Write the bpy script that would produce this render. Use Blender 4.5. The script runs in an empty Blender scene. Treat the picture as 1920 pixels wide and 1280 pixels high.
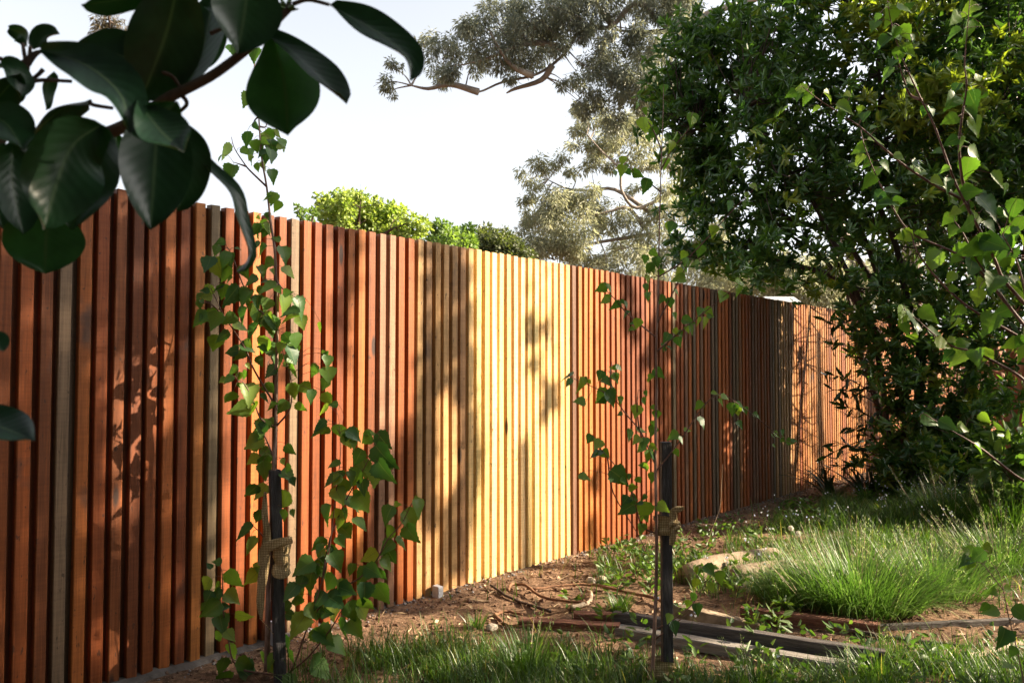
import bpy, math, random
import numpy as np
from mathutils import Vector, Matrix

random.seed(7)
rng = np.random.default_rng(11)
C = bpy.context.scene.collection
SC = bpy.context.scene

# ------------------------------------------------------------------ camera
F = 1557.0                                   # focal length in pixels of the 1920 px wide frame
CH = 1.22                                    # eye height
PITCH = math.atan(60 / F)
CA, SA = math.cos(PITCH), math.sin(PITCH)
cam_d = bpy.data.cameras.new('camera')
cam = bpy.data.objects.new('camera', cam_d)
C.objects.link(cam)
cam.location = (0, 0, CH)
cam.rotation_euler = (math.pi / 2 + PITCH, 0, 0)
cam_d.sensor_width = 22.2
cam_d.lens = 22.2 * F / 1920
cam_d.clip_start = 0.05
cam_d.clip_end = 600
cam_d.dof.use_dof = True
cam_d.dof.focus_distance = 3.6
cam_d.dof.aperture_fstop = 5.6
SC.camera = cam

# ------------------------------------------------------------------ sky, sun, exposure
SUN_AZ = math.radians(87)                    # clockwise from the view direction (+Y) towards +X
SUN_EL = math.radians(27)
world = bpy.data.worlds.new('World')
SC.world = world
world.use_nodes = True
wn, wl = world.node_tree.nodes, world.node_tree.links
bg = wn['Background']
sky = wn.new('ShaderNodeTexSky')
sky.sky_type = 'NISHITA'
sky.sun_disc = False
sky.sun_elevation = SUN_EL
sky.sun_rotation = SUN_AZ
sky.air_density = 1.0
sky.dust_density = 3.0
sky.ozone_density = 1.0
hs = wn.new('ShaderNodeHueSaturation')
hs.inputs['Saturation'].default_value = 0.26
wl.new(sky.outputs['Color'], hs.inputs['Color'])
wl.new(hs.outputs['Color'], bg.inputs['Color'])
bg.inputs['Strength'].default_value = 0.085
sun_d = bpy.data.lights.new('sun', 'SUN')
sun_d.energy = 5.0
sun_d.angle = math.radians(0.6)
sun_d.color = (1.0, 0.83, 0.60)
sun = bpy.data.objects.new('sun', sun_d)
C.objects.link(sun)
SUN = np.array([math.sin(SUN_AZ) * math.cos(SUN_EL), math.cos(SUN_AZ) * math.cos(SUN_EL), math.sin(SUN_EL)])
sun.rotation_euler = Vector(SUN).to_track_quat('Z', 'Y').to_euler()
sun.location = (12, 4, 9)
vs = SC.view_settings
vs.view_transform = 'Standard'
vs.look = 'None'
vs.gamma = 1.0
vs.use_curve_mapping = False
vs.exposure = 2.05
SC.cycles.max_bounces = 8
SC.cycles.transparent_max_bounces = 4
SC.cycles.use_denoising = True

# ------------------------------------------------------------------ measuring helpers
def ray(x, y):
    return np.array([x - 960.0, F * CA - (640.0 - y) * SA, F * SA + (640.0 - y) * CA])

def at(x, y, Y):
    """World point seen at photo pixel (x, y), Y metres in front of the camera."""
    r = ray(x, y)
    t = Y / r[1]
    return np.array([r[0] * t, Y, CH + r[2] * t])

def gnd(x, y, z=0.0):
    r = ray(x, y)
    t = (z - CH) / r[2]
    return np.array([r[0] * t, r[1] * t, z])

def project(P):
    P = np.atleast_2d(P)
    dx, dy, dz = P[:, 0], P[:, 1], P[:, 2] - CH
    fw = dy * CA + dz * SA
    up = -dy * SA + dz * CA
    fw = np.where(fw < 0.05, 0.05, fw)
    return 960 + F * dx / fw, 640 - F * up / fw

RIGHT = np.array([1.0, 0, 0])
UP = np.array([0, -SA, CA])
FWD = np.array([0, CA, SA])

# fence line: foot passes through P0 along FD, FN points to the garden
FD3 = np.array([1320.0, F * CA + 60 * SA, 0.0])
FD3 /= np.linalg.norm(FD3)
FN3 = np.array([FD3[1], -FD3[0], 0.0])
P0 = gnd(205, 1279)
FH = 1.955

def fence_s(x):
    r = ray(x, 700)[:2]
    t = (P0[:2] @ FN3[:2]) / (r @ FN3[:2])
    return (r * t - P0[:2]) @ FD3[:2]

def fence_px(s):
    p = P0 + FD3 * s
    return 960 + (p[0]) / p[1] * (F * CA + 60 * SA)

def vnoise(x, y, seed=0):
    """smooth value noise on numpy arrays, about uniform 0..1"""
    xi, yi = np.floor(x).astype(np.int64), np.floor(y).astype(np.int64)
    fx, fy = x - xi, y - yi
    fx, fy = fx * fx * (3 - 2 * fx), fy * fy * (3 - 2 * fy)
    def h(a, b):
        n = (a * 374761393 + b * 668265263 + seed * 1442695041) & 0x7fffffff
        n = ((n ^ (n >> 13)) * 1274126177) & 0x7fffffff
        return ((n ^ (n >> 16)) & 0xffff) / 65535.0
    return (h(xi, yi) * (1 - fx) + h(xi + 1, yi) * fx) * (1 - fy) + (h(xi, yi + 1) * (1 - fx) + h(xi + 1, yi + 1) * fx) * fy

def ground_h(x, y):
    x, y = np.asarray(x, float), np.asarray(y, float)
    base = (vnoise(x * .9, y * .9, 3) - .5) * .05 + (vnoise(x * 3.1, y * 3.1, 4) - .5) * .025
    dist = (x - P0[0]) * FN3[0] + (y - P0[1]) * FN3[1]
    k = np.clip(dist / .5, 0.15, 1)
    fine = (vnoise(x * 11, y * 11, 5) - .5) * .02 + (vnoise(x * 23, y * 23, 6) - .5) * .012
    return base * k + fine * np.clip(dist / .25, .3, 1)

# ------------------------------------------------------------------ object helpers
ORG = {}

def thing(name, label, cat, loc, group=None, kind=None):
    o = bpy.data.objects.new(name, None)
    o.empty_display_size = .1
    C.objects.link(o)
    o.location = [float(v) for v in loc]
    ORG[o.name] = np.array(loc, float)
    tag(o, label, cat, group, kind)
    return o

def tag(o, label=None, cat=None, group=None, kind=None):
    if label: o['label'] = label
    if cat: o['category'] = cat
    if group: o['group'] = group
    if kind: o['kind'] = kind
    return o

def mesh_from(name, V, faces, mat=None, smooth=False, tint=None):
    """faces: list of tuples, or int array (M,k)"""
    me = bpy.data.meshes.new(name)
    V = np.asarray(V, dtype=np.float32)
    if isinstance(faces, np.ndarray):
        M, k = faces.shape
        me.vertices.add(len(V))
        me.vertices.foreach_set('co', V.ravel())
        me.loops.add(M * k)
        me.loops.foreach_set('vertex_index', faces.astype(np.int32).ravel())
        me.polygons.add(M)
        me.polygons.foreach_set('loop_start', np.arange(0, M * k, k, dtype=np.int32))
        me.update(calc_edges=True)
    else:
        me.from_pydata([tuple(v) for v in V], [], faces)
        me.update()
    if smooth:
        me.polygons.foreach_set('use_smooth', np.ones(len(me.polygons), dtype=bool))
    if tint is not None:
        a = me.attributes.new('tint', 'FLOAT', 'POINT')
        a.data.foreach_set('value', np.asarray(tint, dtype=np.float32))
    if mat: me.materials.append(mat)
    return me

def put(name, me, parent=None, loc=None, origin=True, kind=None):
    """link a mesh whose vertices are world coordinates (loc None) or local (loc given, world location)"""
    o = bpy.data.objects.new(name, me)
    C.objects.link(o)
    if parent is not None:
        o.parent = parent
        po = ORG[parent.name]
    else:
        po = np.zeros(3)
    if loc is None:
        if parent is not None:
            me.transform(Matrix.Translation(Vector([float(-v) for v in po])))
            ORG[o.name] = po.copy()
        else:
            ORG[o.name] = np.zeros(3)
    else:
        o.location = [float(a - b) for a, b in zip(loc, po)]
        ORG[o.name] = np.array(loc, float)
    if kind: o['kind'] = kind
    return o

class MB:
    def __init__(self):
        self.V, self.Fc = [], []
    def add(self, V, Fs):
        n = len(self.V)
        self.V.extend([tuple(map(float, v)) for v in V])
        self.Fc.extend([tuple(i + n for i in f) for f in Fs])
    def tube(self, pts, radii, sides=6, cap=True):
        pts = [np.asarray(p, float) for p in pts]
        if not hasattr(radii, '__len__'):
            radii = [radii] * len(pts)
        V, Fs = [], []
        ref = np.array([.31, .52, .79])
        for i, p in enumerate(pts):
            a = pts[max(i - 1, 0)]
            b = pts[min(i + 1, len(pts) - 1)]
            t = b - a
            t = t / (np.linalg.norm(t) + 1e-9)
            u = np.cross(t, ref)
            u /= np.linalg.norm(u) + 1e-9
            w = np.cross(t, u)
            for k in range(sides):
                an = 2 * math.pi * k / sides
                V.append(p + radii[i] * (u * math.cos(an) + w * math.sin(an)))
        for i in range(len(pts) - 1):
            for k in range(sides):
                k2 = (k + 1) % sides
                Fs.append((i * sides + k, i * sides + k2, (i + 1) * sides + k2, (i + 1) * sides + k))
        if cap:
            Fs.append(tuple(range(sides))[::-1])
            Fs.append(tuple((len(pts) - 1) * sides + k for k in range(sides)))
        self.add(V, Fs)
    def box8(self, c):
        """eight corners: bottom 4 (ccw) then top 4"""
        self.add(c, [(3, 2, 1, 0), (4, 5, 6, 7), (0, 1, 5, 4), (1, 2, 6, 5), (2, 3, 7, 6), (3, 0, 4, 7)])
    def build(self, name, mat, parent=None, smooth=False, kind=None):
        return put(name, mesh_from(name, self.V, self.Fc, mat, smooth), parent, kind=kind)

def smooth_path(pts, n=5):
    """Catmull-Rom through points"""
    P = [np.asarray(p, float) for p in pts]
    if len(P) < 3:
        return [P[0] + (P[-1] - P[0]) * i / n for i in range(n + 1)]
    P = [2 * P[0] - P[1]] + P + [2 * P[-1] - P[-2]]
    out = []
    for i in range(1, len(P) - 2):
        for k in range(n):
            t = k / n
            a, b, c, d = P[i - 1], P[i], P[i + 1], P[i + 2]
            out.append(.5 * (2 * b + (c - a) * t + (2 * a - 5 * b + 4 * c - d) * t * t + (3 * b - a - 3 * c + d) * t ** 3))
    out.append(P[-2])
    return out

def lerp_r(r0, r1, n):
    return [r0 + (r1 - r0) * i / max(n - 1, 1) for i in range(n)]

# ------------------------------------------------------------------ materials
def new_mat(name):
    m = bpy.data.materials.new(name)
    m.use_nodes = True
    nt = m.node_tree
    nt.nodes.clear()
    return m, nt.nodes, nt.links

def N(nodes, typ, **kw):
    n = nodes.new(typ)
    for k, v in kw.items():
        if k.startswith('i_'):
            n.inputs[k[2:].replace('_', ' ')].default_value = v
        else:
            setattr(n, k, v)
    return n

def ramp(nodes, stops):
    r = nodes.new('ShaderNodeValToRGB')
    e = r.color_ramp.elements
    while len(e) < len(stops): e.new(.5)
    for i, (p, c) in enumerate(stops):
        e[i].position = p
        e[i].color = (*c, 1) if len(c) == 3 else c
    return r

def mix_rgb(nodes, links, fac, a, b, mode='MIX'):
    m = nodes.new('ShaderNodeMix')
    m.data_type = 'RGBA'
    m.blend_type = mode
    for idx, v in ((0, fac), (6, a), (7, b)):
        if isinstance(v, bpy.types.NodeSocket): links.new(v, m.inputs[idx])
        elif idx == 0: m.inputs[0].default_value = v
        else: m.inputs[idx].default_value = (*v, 1)
    return m.outputs[2]

def leaf_mat(name, stops, rough=.45, trans=.35, trans_col=None, spec=.5, back=None, obj_random=False, rib=None, vein=False):
    m, n, l = new_mat(name)
    out = n.new('ShaderNodeOutputMaterial')
    bs = n.new('ShaderNodeBsdfPrincipled')
    bs.inputs['Roughness'].default_value = rough
    bs.inputs['Specular IOR Level'].default_value = spec
    r = ramp(n, stops)
    if obj_random:
        oi = n.new('ShaderNodeObjectInfo')
        l.new(oi.outputs['Random'], r.inputs['Fac'])
    else:
        at_ = N(n, 'ShaderNodeAttribute', attribute_name='tint')
        l.new(at_.outputs['Fac'], r.inputs['Fac'])
    col = r.outputs['Color']
    tc = n.new('ShaderNodeTexCoord')
    nz = N(n, 'ShaderNodeTexNoise', i_Scale=60.0 if obj_random else 3.0, i_Detail=3.0)
    l.new(tc.outputs['Object'], nz.inputs['Vector'])
    rr = ramp(n, [(.3, (.8, .8, .8)), (.7, (1.15, 1.15, 1.1))])
    l.new(nz.outputs['Fac'], rr.inputs['Fac'])
    col = mix_rgb(n, l, 1.0, col, rr.outputs['Color'], 'MULTIPLY')
    if rib:
        ra = N(n, 'ShaderNodeAttribute', attribute_name='rib')
        rp = ramp(n, [(.0, (1, 1, 1)), (.07, (0, 0, 0))])
        l.new(ra.outputs['Fac'], rp.inputs['Fac'])
        col = mix_rgb(n, l, rp.outputs['Color'], col, rib)
    if vein:
        va = N(n, 'ShaderNodeAttribute', attribute_name='vein')
        sn = n.new('ShaderNodeMath'); sn.operation = 'SINE'
        l.new(va.outputs['Fac'], sn.inputs[0])
        bpv = N(n, 'ShaderNodeBump', i_Strength=.06, i_Distance=.0012)
        l.new(sn.outputs[0], bpv.inputs['Height'])
        l.new(bpv.outputs[0], bs.inputs['Normal'])
    if back:
        ge = n.new('ShaderNodeNewGeometry')
        col = mix_rgb(n, l, ge.outputs['Backfacing'], col, back)
    l.new(col, bs.inputs['Base Color'])
    tr = n.new('ShaderNodeBsdfTranslucent')
    tcn = mix_rgb(n, l, 1.0, col, trans_col or (1.5, 1.6, .6), 'MULTIPLY')
    l.new(tcn, tr.inputs['Color'])
    mx = n.new('ShaderNodeMixShader')
    mx.inputs[0].default_value = trans
    l.new(bs.outputs[0], mx.inputs[1])
    l.new(tr.outputs[0], mx.inputs[2])
    l.new(mx.outputs[0], out.inputs['Surface'])
    return m

def rough_mat(name, c1, c2, scale=8.0, rough=.85, stretch=(1, 1, 1), bump=.3, c3=None, spec=.3, bscale=4):
    m, n, l = new_mat(name)
    out = n.new('ShaderNodeOutputMaterial')
    bs = n.new('ShaderNodeBsdfPrincipled')
    bs.inputs['Roughness'].default_value = rough
    bs.inputs['Specular IOR Level'].default_value = spec
    tc = n.new('ShaderNodeTexCoord')
    mp = n.new('ShaderNodeMapping')
    mp.inputs['Scale'].default_value = stretch
    l.new(tc.outputs['Object'], mp.inputs['Vector'])
    nz = N(n, 'ShaderNodeTexNoise', i_Scale=scale, i_Detail=6.0, i_Roughness=.65)
    l.new(mp.outputs[0], nz.inputs['Vector'])
    st = [(.32, c1), (.68, c2)] if c3 is None else [(.3, c1), (.52, c2), (.72, c3)]
    r = ramp(n, st)
    l.new(nz.outputs['Fac'], r.inputs['Fac'])
    l.new(r.outputs['Color'], bs.inputs['Base Color'])
    n2 = N(n, 'ShaderNodeTexNoise', i_Scale=scale * bscale, i_Detail=5.0)
    l.new(mp.outputs[0], n2.inputs['Vector'])
    bp = N(n, 'ShaderNodeBump', i_Strength=bump, i_Distance=.01)
    l.new(n2.outputs['Fac'], bp.inputs['Height'])
    l.new(bp.outputs[0], bs.inputs['Normal'])
    l.new(bs.outputs[0], out.inputs['Surface'])
    return m

def slat_mat():
    m, n, l = new_mat('fence_timber')
    out = n.new('ShaderNodeOutputMaterial')
    bs = n.new('ShaderNodeBsdfPrincipled')
    bs.inputs['Roughness'].default_value = .62
    bs.inputs['Specular IOR Level'].default_value = .3
    oi = n.new('ShaderNodeObjectInfo')
    tc = n.new('ShaderNodeTexCoord')
    off = n.new('ShaderNodeVectorMath'); off.operation = 'SCALE'
    cmb = n.new('ShaderNodeCombineXYZ')
    for i in range(3): l.new(oi.outputs['Random'], cmb.inputs[i])
    l.new(cmb.outputs[0], off.inputs[0]); off.inputs['Scale'].default_value = 47.0
    add = n.new('ShaderNodeVectorMath'); add.operation = 'ADD'
    l.new(tc.outputs['Object'], add.inputs[0]); l.new(off.outputs[0], add.inputs[1])
    def noise(scale3, sc, det, rg=.6, dist=0.0):
        mp = n.new('ShaderNodeMapping'); mp.inputs['Scale'].default_value = scale3
        l.new(add.outputs[0], mp.inputs['Vector'])
        z = N(n, 'ShaderNodeTexNoise', i_Scale=sc, i_Detail=det, i_Roughness=rg, i_Distortion=dist)
        l.new(mp.outputs[0], z.inputs['Vector'])
        return z.outputs['Fac']
    grain = noise((60, 60, 1.6), 2.2, 6, .7, .4)
    band = noise((12, 12, .55), 1.6, 3)
    blot = noise((3, 3, 2.2), 1.3, 4)
    saw = noise((2, 2, 60), 2.0, 2)
    speck = noise((1, 1, .45), 55, 2)
    col = oi.outputs['Color']
    g = ramp(n, [(.25, (.50, .47, .45)), (.5, (.95, .95, .95)), (.75, (1.28, 1.25, 1.2))]); l.new(grain, g.inputs['Fac'])
    col = mix_rgb(n, l, 1.0, col, g.outputs['Color'], 'MULTIPLY')
    b = ramp(n, [(.3, (.72, .68, .62)), (.7, (1.2, 1.18, 1.12))]); l.new(band, b.inputs['Fac'])
    col = mix_rgb(n, l, 1.0, col, b.outputs['Color'], 'MULTIPLY')
    s = ramp(n, [(.35, (.9, .9, .9)), (.65, (1.06, 1.06, 1.06))]); l.new(saw, s.inputs['Fac'])
    col = mix_rgb(n, l, 1.0, col, s.outputs['Color'], 'MULTIPLY')
    st = ramp(n, [(.62, (0, 0, 0)), (.74, (.75, .75, .75))]); l.new(blot, st.inputs['Fac'])
    col = mix_rgb(n, l, st.outputs['Color'], col, (.035, .028, .026))
    sp = ramp(n, [(.66, (0, 0, 0)), (.72, (.7, .7, .7))]); l.new(speck, sp.inputs['Fac'])
    col = mix_rgb(n, l, sp.outputs['Color'], col, (.03, .018, .012))
    # rare knots
    mp = n.new('ShaderNodeMapping'); mp.inputs['Scale'].default_value = (9, 9, 2.4)
    l.new(add.outputs[0], mp.inputs['Vector'])
    vo = N(n, 'ShaderNodeTexVoronoi', i_Scale=.55)
    l.new(mp.outputs[0], vo.inputs['Vector'])
    kr = ramp(n, [(.05, (.9, .9, .9)), (.085, (0, 0, 0))]); l.new(vo.outputs['Distance'], kr.inputs['Fac'])
    col = mix_rgb(n, l, kr.outputs['Color'], col, (.02, .012, .01))
    l.new(col, bs.inputs['Base Color'])
    bp = N(n, 'ShaderNodeBump', i_Strength=.35, i_Distance=.004)
    l.new(grain, bp.inputs['Height'])
    l.new(bp.outputs[0], bs.inputs['Normal'])
    l.new(bs.outputs[0], out.inputs['Surface'])
    return m

def soil_mat():
    m, n, l = new_mat('soil')
    out = n.new('ShaderNodeOutputMaterial')
    bs = n.new('ShaderNodeBsdfPrincipled')
    bs.inputs['Roughness'].default_value = .95
    bs.inputs['Specular IOR Level'].default_value = .1
    tc = n.new('ShaderNodeTexCoord')
    def nz(sc, det=6, rg=.65):
        z = N(n, 'ShaderNodeTexNoise', i_Scale=sc, i_Detail=det, i_Roughness=rg)
        l.new(tc.outputs['Object'], z.inputs['Vector'])
        return z.outputs['Fac']
    a = ramp(n, [(.3, (.075, .050, .037)), (.5, (.165, .105, .070)), (.7, (.29, .19, .125))]); l.new(nz(3.0), a.inputs['Fac'])
    b = ramp(n, [(.35, (.45, .42, .4)), (.6, (1.2, 1.15, 1.1))]); l.new(nz(38.0), b.inputs['Fac'])
    col = mix_rgb(n, l, 1.0, a.outputs['Color'], b.outputs['Color'], 'MULTIPLY')
    c = ramp(n, [(.60, (0, 0, 0)), (.7, (1, 1, 1))]); l.new(nz(90.0, 3), c.inputs['Fac'])
    col = mix_rgb(n, l, c.outputs['Color'], col, (.33, .23, .15))
    l.new(col, bs.inputs['Base Color'])
    bp = N(n, 'ShaderNodeBump', i_Strength=.9, i_Distance=.02)
    l.new(nz(55.0, 8, .75), bp.inputs['Height'])
    l.new(bp.outputs[0], bs.inputs['Normal'])
    l.new(bs.outputs[0], out.inputs['Surface'])
    return m

def burlap_mat():
    m, n, l = new_mat('burlap')
    out = n.new('ShaderNodeOutputMaterial')
    bs = n.new('ShaderNodeBsdfPrincipled')
    bs.inputs['Roughness'].default_value = .95
    bs.inputs['Specular IOR Level'].default_value = .1
    tc = n.new('ShaderNodeTexCoord')
    w1 = N(n, 'ShaderNodeTexWave', i_Scale=48.0, i_Distortion=2.0); w1.bands_direction = 'Z'
    w2 = N(n, 'ShaderNodeTexWave', i_Scale=48.0, i_Distortion=2.0); w2.bands_direction = 'X'
    for w in (w1, w2): l.new(tc.outputs['Object'], w.inputs['Vector'])
    mul = n.new('ShaderNodeMath'); mul.operation = 'MULTIPLY'
    l.new(w1.outputs['Fac'], mul.inputs[0]); l.new(w2.outputs['Fac'], mul.inputs[1])
    r = ramp(n, [(.0, (.20, .14, .07)), (.35, (.44, .32, .17)), (.8, (.58, .44, .26))])
    l.new(mul.outputs[0], r.inputs['Fac'])
    l.new(r.outputs['Color'], bs.inputs['Base Color'])
    bp = N(n, 'ShaderNodeBump', i_Strength=.6, i_Distance=.003)
    l.new(mul.outputs[0], bp.inputs['Height']); l.new(bp.outputs[0], bs.inputs['Normal'])
    l.new(bs.outputs[0], out.inputs['Surface'])
    return m

M_SLAT = slat_mat()
M_SOIL = soil_mat()
M_BURLAP = burlap_mat()
M_STAKE = rough_mat('dark_stake_timber', (.018, .016, .018), (.05, .045, .048), 14, .8, (4, 4, .6), .5, (.10, .095, .10))
M_BARK = rough_mat('brown_bark', (.035, .022, .016), (.10, .065, .045), 10, .9, (2, 2, .5), .7)
M_DARKBARK = rough_mat('dark_bark', (.03, .021, .016), (.095, .066, .05), 10, .9, (2, 2, .5), .7)
M_GUMBARK = rough_mat('gum_bark', (.12, .095, .08), (.26, .21, .17), 3, .8, (1, 1, .6), .4, (.40, .35, .30))
M_PINKBARK = rough_mat('pink_peeling_bark', (.16, .065, .045), (.36, .18, .13), 6, .8, (1, 1, .4), .6, (.50, .36, .30))
M_BIRCHSTEM = rough_mat('birch_stem', (.10, .055, .04), (.22, .13, .10), 22, .6, (1, 1, .5), .3, (.33, .23, .19))
M_TWIG = rough_mat('red_twig', (.07, .03, .022), (.17, .085, .06), 25, .6)
M_STICK = rough_mat('fallen_stick', (.10, .05, .028), (.25, .13, .07), 14, .85, (1, 1, 1), .5)
M_PALESTICK = rough_mat('pale_dry_root', (.26, .19, .13), (.50, .40, .30), 14, .85, (1, 1, 1), .5)
M_PLANK = rough_mat('weathered_plank', (.035, .03, .03), (.085, .072, .066), 10, .85, (.6, 6, 6), .6, (.15, .13, .12))
M_GREYTOP = rough_mat('grey_weathered_board', (.10, .09, .08), (.22, .195, .17), 10, .85, (.6, 6, 6), .6, (.34, .31, .28))
M_REDPLANK = rough_mat('rotten_red_plank', (.06, .025, .018), (.17, .07, .045), 10, .9, (.8, 5, 5), .9, (.28, .16, .11))
M_LOG = rough_mat('pale_log_bark', (.10, .072, .05), (.215, .16, .11), 9, .9, (1, 1, 1), .8, (.32, .25, .18))
M_STONE = rough_mat('pale_stone', (.24, .20, .16), (.45, .39, .32), 9, .9)
M_CONC = rough_mat('pale_concrete', (.30, .30, .33), (.48, .48, .52), 12, .9)
M_MORTAR = rough_mat('grey_mortar', (.12, .11, .112), (.24, .225, .225), 14, .95)
M_FOOT = rough_mat('dirty_grey_concrete', (.045, .036, .031), (.125, .11, .10), 7, .95, bump=.9)
M_CLOD = rough_mat('soil_clod', (.07, .042, .03), (.20, .115, .075), 20, .95, bump=.6)
M_WALL = rough_mat('pale_render', (.45, .44, .42), (.55, .54, .52), 3, .9)
M_ROOF = rough_mat('pale_roof_sheet', (.30, .30, .31), (.42, .42, .43), 2, .5)
M_BIRCH = leaf_mat('birch_leaf', [(0, (.030, .085, .034)), (.35, (.060, .135, .034)), (.7, (.10, .195, .040)), (1, (.17, .25, .055))], .42, .45, (1.9, 2.0, .55), .32, obj_random=True, rib=(.10, .16, .06))
M_MAG = leaf_mat('magnolia_leaf', [(0, (.006, .020, .011)), (1, (.010, .032, .013))], .33, .16, (1.6, 2.2, .5), .22, back=(.022, .028, .013), obj_random=True, rib=(.035, .06, .03), vein=True)
M_MAG2 = leaf_mat('magnolia_leaf_thin', [(0, (.010, .034, .012)), (1, (.014, .044, .013))], .36, .32, (1.4, 1.9, .5), .2, obj_random=True, rib=(.02, .035, .015), vein=True)
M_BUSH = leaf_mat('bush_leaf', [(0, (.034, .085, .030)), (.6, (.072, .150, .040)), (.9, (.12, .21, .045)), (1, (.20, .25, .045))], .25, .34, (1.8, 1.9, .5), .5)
M_BUSHOBJ = leaf_mat('bush_spray_leaf', [(0, (.014, .034, .014)), (1, (.028, .064, .02))], .32, .25, (1.8, 1.9, .5), .5, obj_random=True)
M_BUSH2 = leaf_mat('far_shrub_leaf', [(0, (.03, .06, .018)), (.6, (.07, .12, .025)), (1, (.16, .19, .04))], .45, .4)
M_GUM = leaf_mat('gum_leaf', [(0, (.15, .17, .14)), (.6, (.22, .24, .185)), (1, (.34, .34, .24))], .42, .45, (1.2, 1.2, .95))  # grey-green leaf colour, lifted to stand in for haze
M_GUM2 = leaf_mat('far_gum_leaf', [(0, (.24, .255, .18)), (.6, (.33, .34, .235)), (1, (.45, .44, .31))], .42, .5, (1.2, 1.2, .95))  # paler still, distant haze mixed into the leaf colour
M_LIME = leaf_mat('lime_leaf', [(0, (.17, .25, .05)), (1, (.36, .42, .12))], .5, .45, (1.3, 1.4, .6))
M_MIDGREEN = leaf_mat('mid_green_leaf', [(0, (.10, .17, .04)), (1, (.20, .29, .08))], .5, .4)
M_DULL = leaf_mat('dull_green_leaf', [(0, (.05, .07, .03)), (1, (.12, .14, .06))], .5, .35)
M_CONIFER = leaf_mat('conifer_leaf', [(0, (.06, .045, .025)), (1, (.12, .09, .045))], .6, .25)
M_SHADE = leaf_mat('garden_tree_leaf', [(0, (.03, .07, .02)), (1, (.07, .13, .03))], .45, .3)
M_GRASS = leaf_mat('grass_blade', [(0, (.030, .070, .014)), (.55, (.06, .125, .022)), (.9, (.11, .18, .035)), (1, (.30, .27, .11))], .42, .40, (1.5, 1.6, .6))
M_TUSSOCK = leaf_mat('tussock_blade', [(0, (.055, .12, .02)), (.5, (.11, .19, .04)), (.85, (.17, .25, .08)), (1, (.42, .44, .26))], .42, .42, (1.2, 1.45, .75))
M_STRAP = leaf_mat('strap_leaf', [(0, (.012, .026, .012)), (1, (.022, .045, .018))], .4, .15, obj_random=True)
M_WEED = leaf_mat('weed_leaf', [(0, (.04, .09, .02)), (1, (.11, .18, .04))], .5, .4)
M_LITTER = leaf_mat('leaf_litter', [(0, (.09, .05, .03)), (.6, (.24, .14, .08)), (1, (.48, .36, .23))], .8, .1, (1, 1, 1))
M_FLOWER = leaf_mat('pale_petal', [(0, (.45, .55, .85)), (1, (.85, .87, .92))], .6, .3, (1, 1, 1))
M_FLUFF = leaf_mat('seed_fluff', [(0, (.75, .73, .68)), (1, (.85, .83, .80))], .8, .4, (1, 1, 1))

# ------------------------------------------------------------------ ground
def axis(lo, a, b, hi, fine, coarse_n):
    left = a - (np.linspace(0, 1, coarse_n)[1:] ** 2)[::-1] * (a - lo)
    right = b + (np.linspace(0, 1, coarse_n)[1:] ** 2) * (hi - b)
    return np.concatenate([left, np.arange(a, b, fine), [b], right])
gx = axis(-90, -2.0, 6.2, 120, .045, 14)
gy = axis(-25, 2.2, 9.6, 200, .045, 14)
GX, GY = np.meshgrid(gx, gy)
GZ = ground_h(GX, GY)
V = np.stack([GX.ravel(), GY.ravel(), GZ.ravel()], 1)
nx, ny = len(gx), len(gy)
ii = np.arange(nx * ny).reshape(ny, nx)
Fq = np.stack([ii[:-1, :-1].ravel(), ii[:-1, 1:].ravel(), ii[1:, 1:].ravel(), ii[1:, :-1].ravel()], 1)
g = put('ground', mesh_from('ground', V, Fq, M_SOIL, True))
tag(g, 'bare reddish soil with litter in front of the timber fence', None, None, 'structure')

# ------------------------------------------------------------------ fence
fence = thing('timber_fence', 'tall red and yellow timber slat fence running back into the garden', 'fence', P0)
ROT = math.atan2(FD3[1], FD3[0])
FH_ = FH
def slat_mesh(w, d, h, seed):
    """local: x along the fence, -y towards the garden, z up; bevelled long edges, slight bow"""
    r = random.Random(seed)
    b = .003
    prof = [(-w / 2, 0), (-w / 2, -d + b), (-w / 2 + b, -d), (w / 2 - b, -d), (w / 2, -d + b), (w / 2, 0)]
    zs = [0, h * .25, h * .5, h * .75, h]
    bow, bowy, tw = r.uniform(-.0025, .0025), r.uniform(-.003, .003), r.uniform(-.02, .02)
    V = []
    for z in zs:
        k = math.sin(math.pi * z / h)
        for (x, y) in prof:
            V.append((x + bow * k + r.uniform(-.0006, .0006), y + bowy * k + x * tw * (z / h - .5), z + (r.uniform(-.002, .002) if z == h else 0)))
    Fs = []
    n = len(prof)
    for i in range(len(zs) - 1):
        for k in range(n):
            k2 = (k + 1) % n
            Fs.append((i * n + k, i * n + k2, (i + 1) * n + k2, (i + 1) * n + k))
    Fs.append(tuple(range(n))[::-1]); Fs.append(tuple(4 * n + k for k in range(n)))
    return mesh_from('slat', V, Fs, M_SLAT)
SL = [slat_mesh(.0435 + .0012 * (i % 4), .040, FH_, i) for i in range(10)]
BK = [slat_mesh(.062, .014, FH_ - .012, 50 + i) for i in range(3)]

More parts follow.
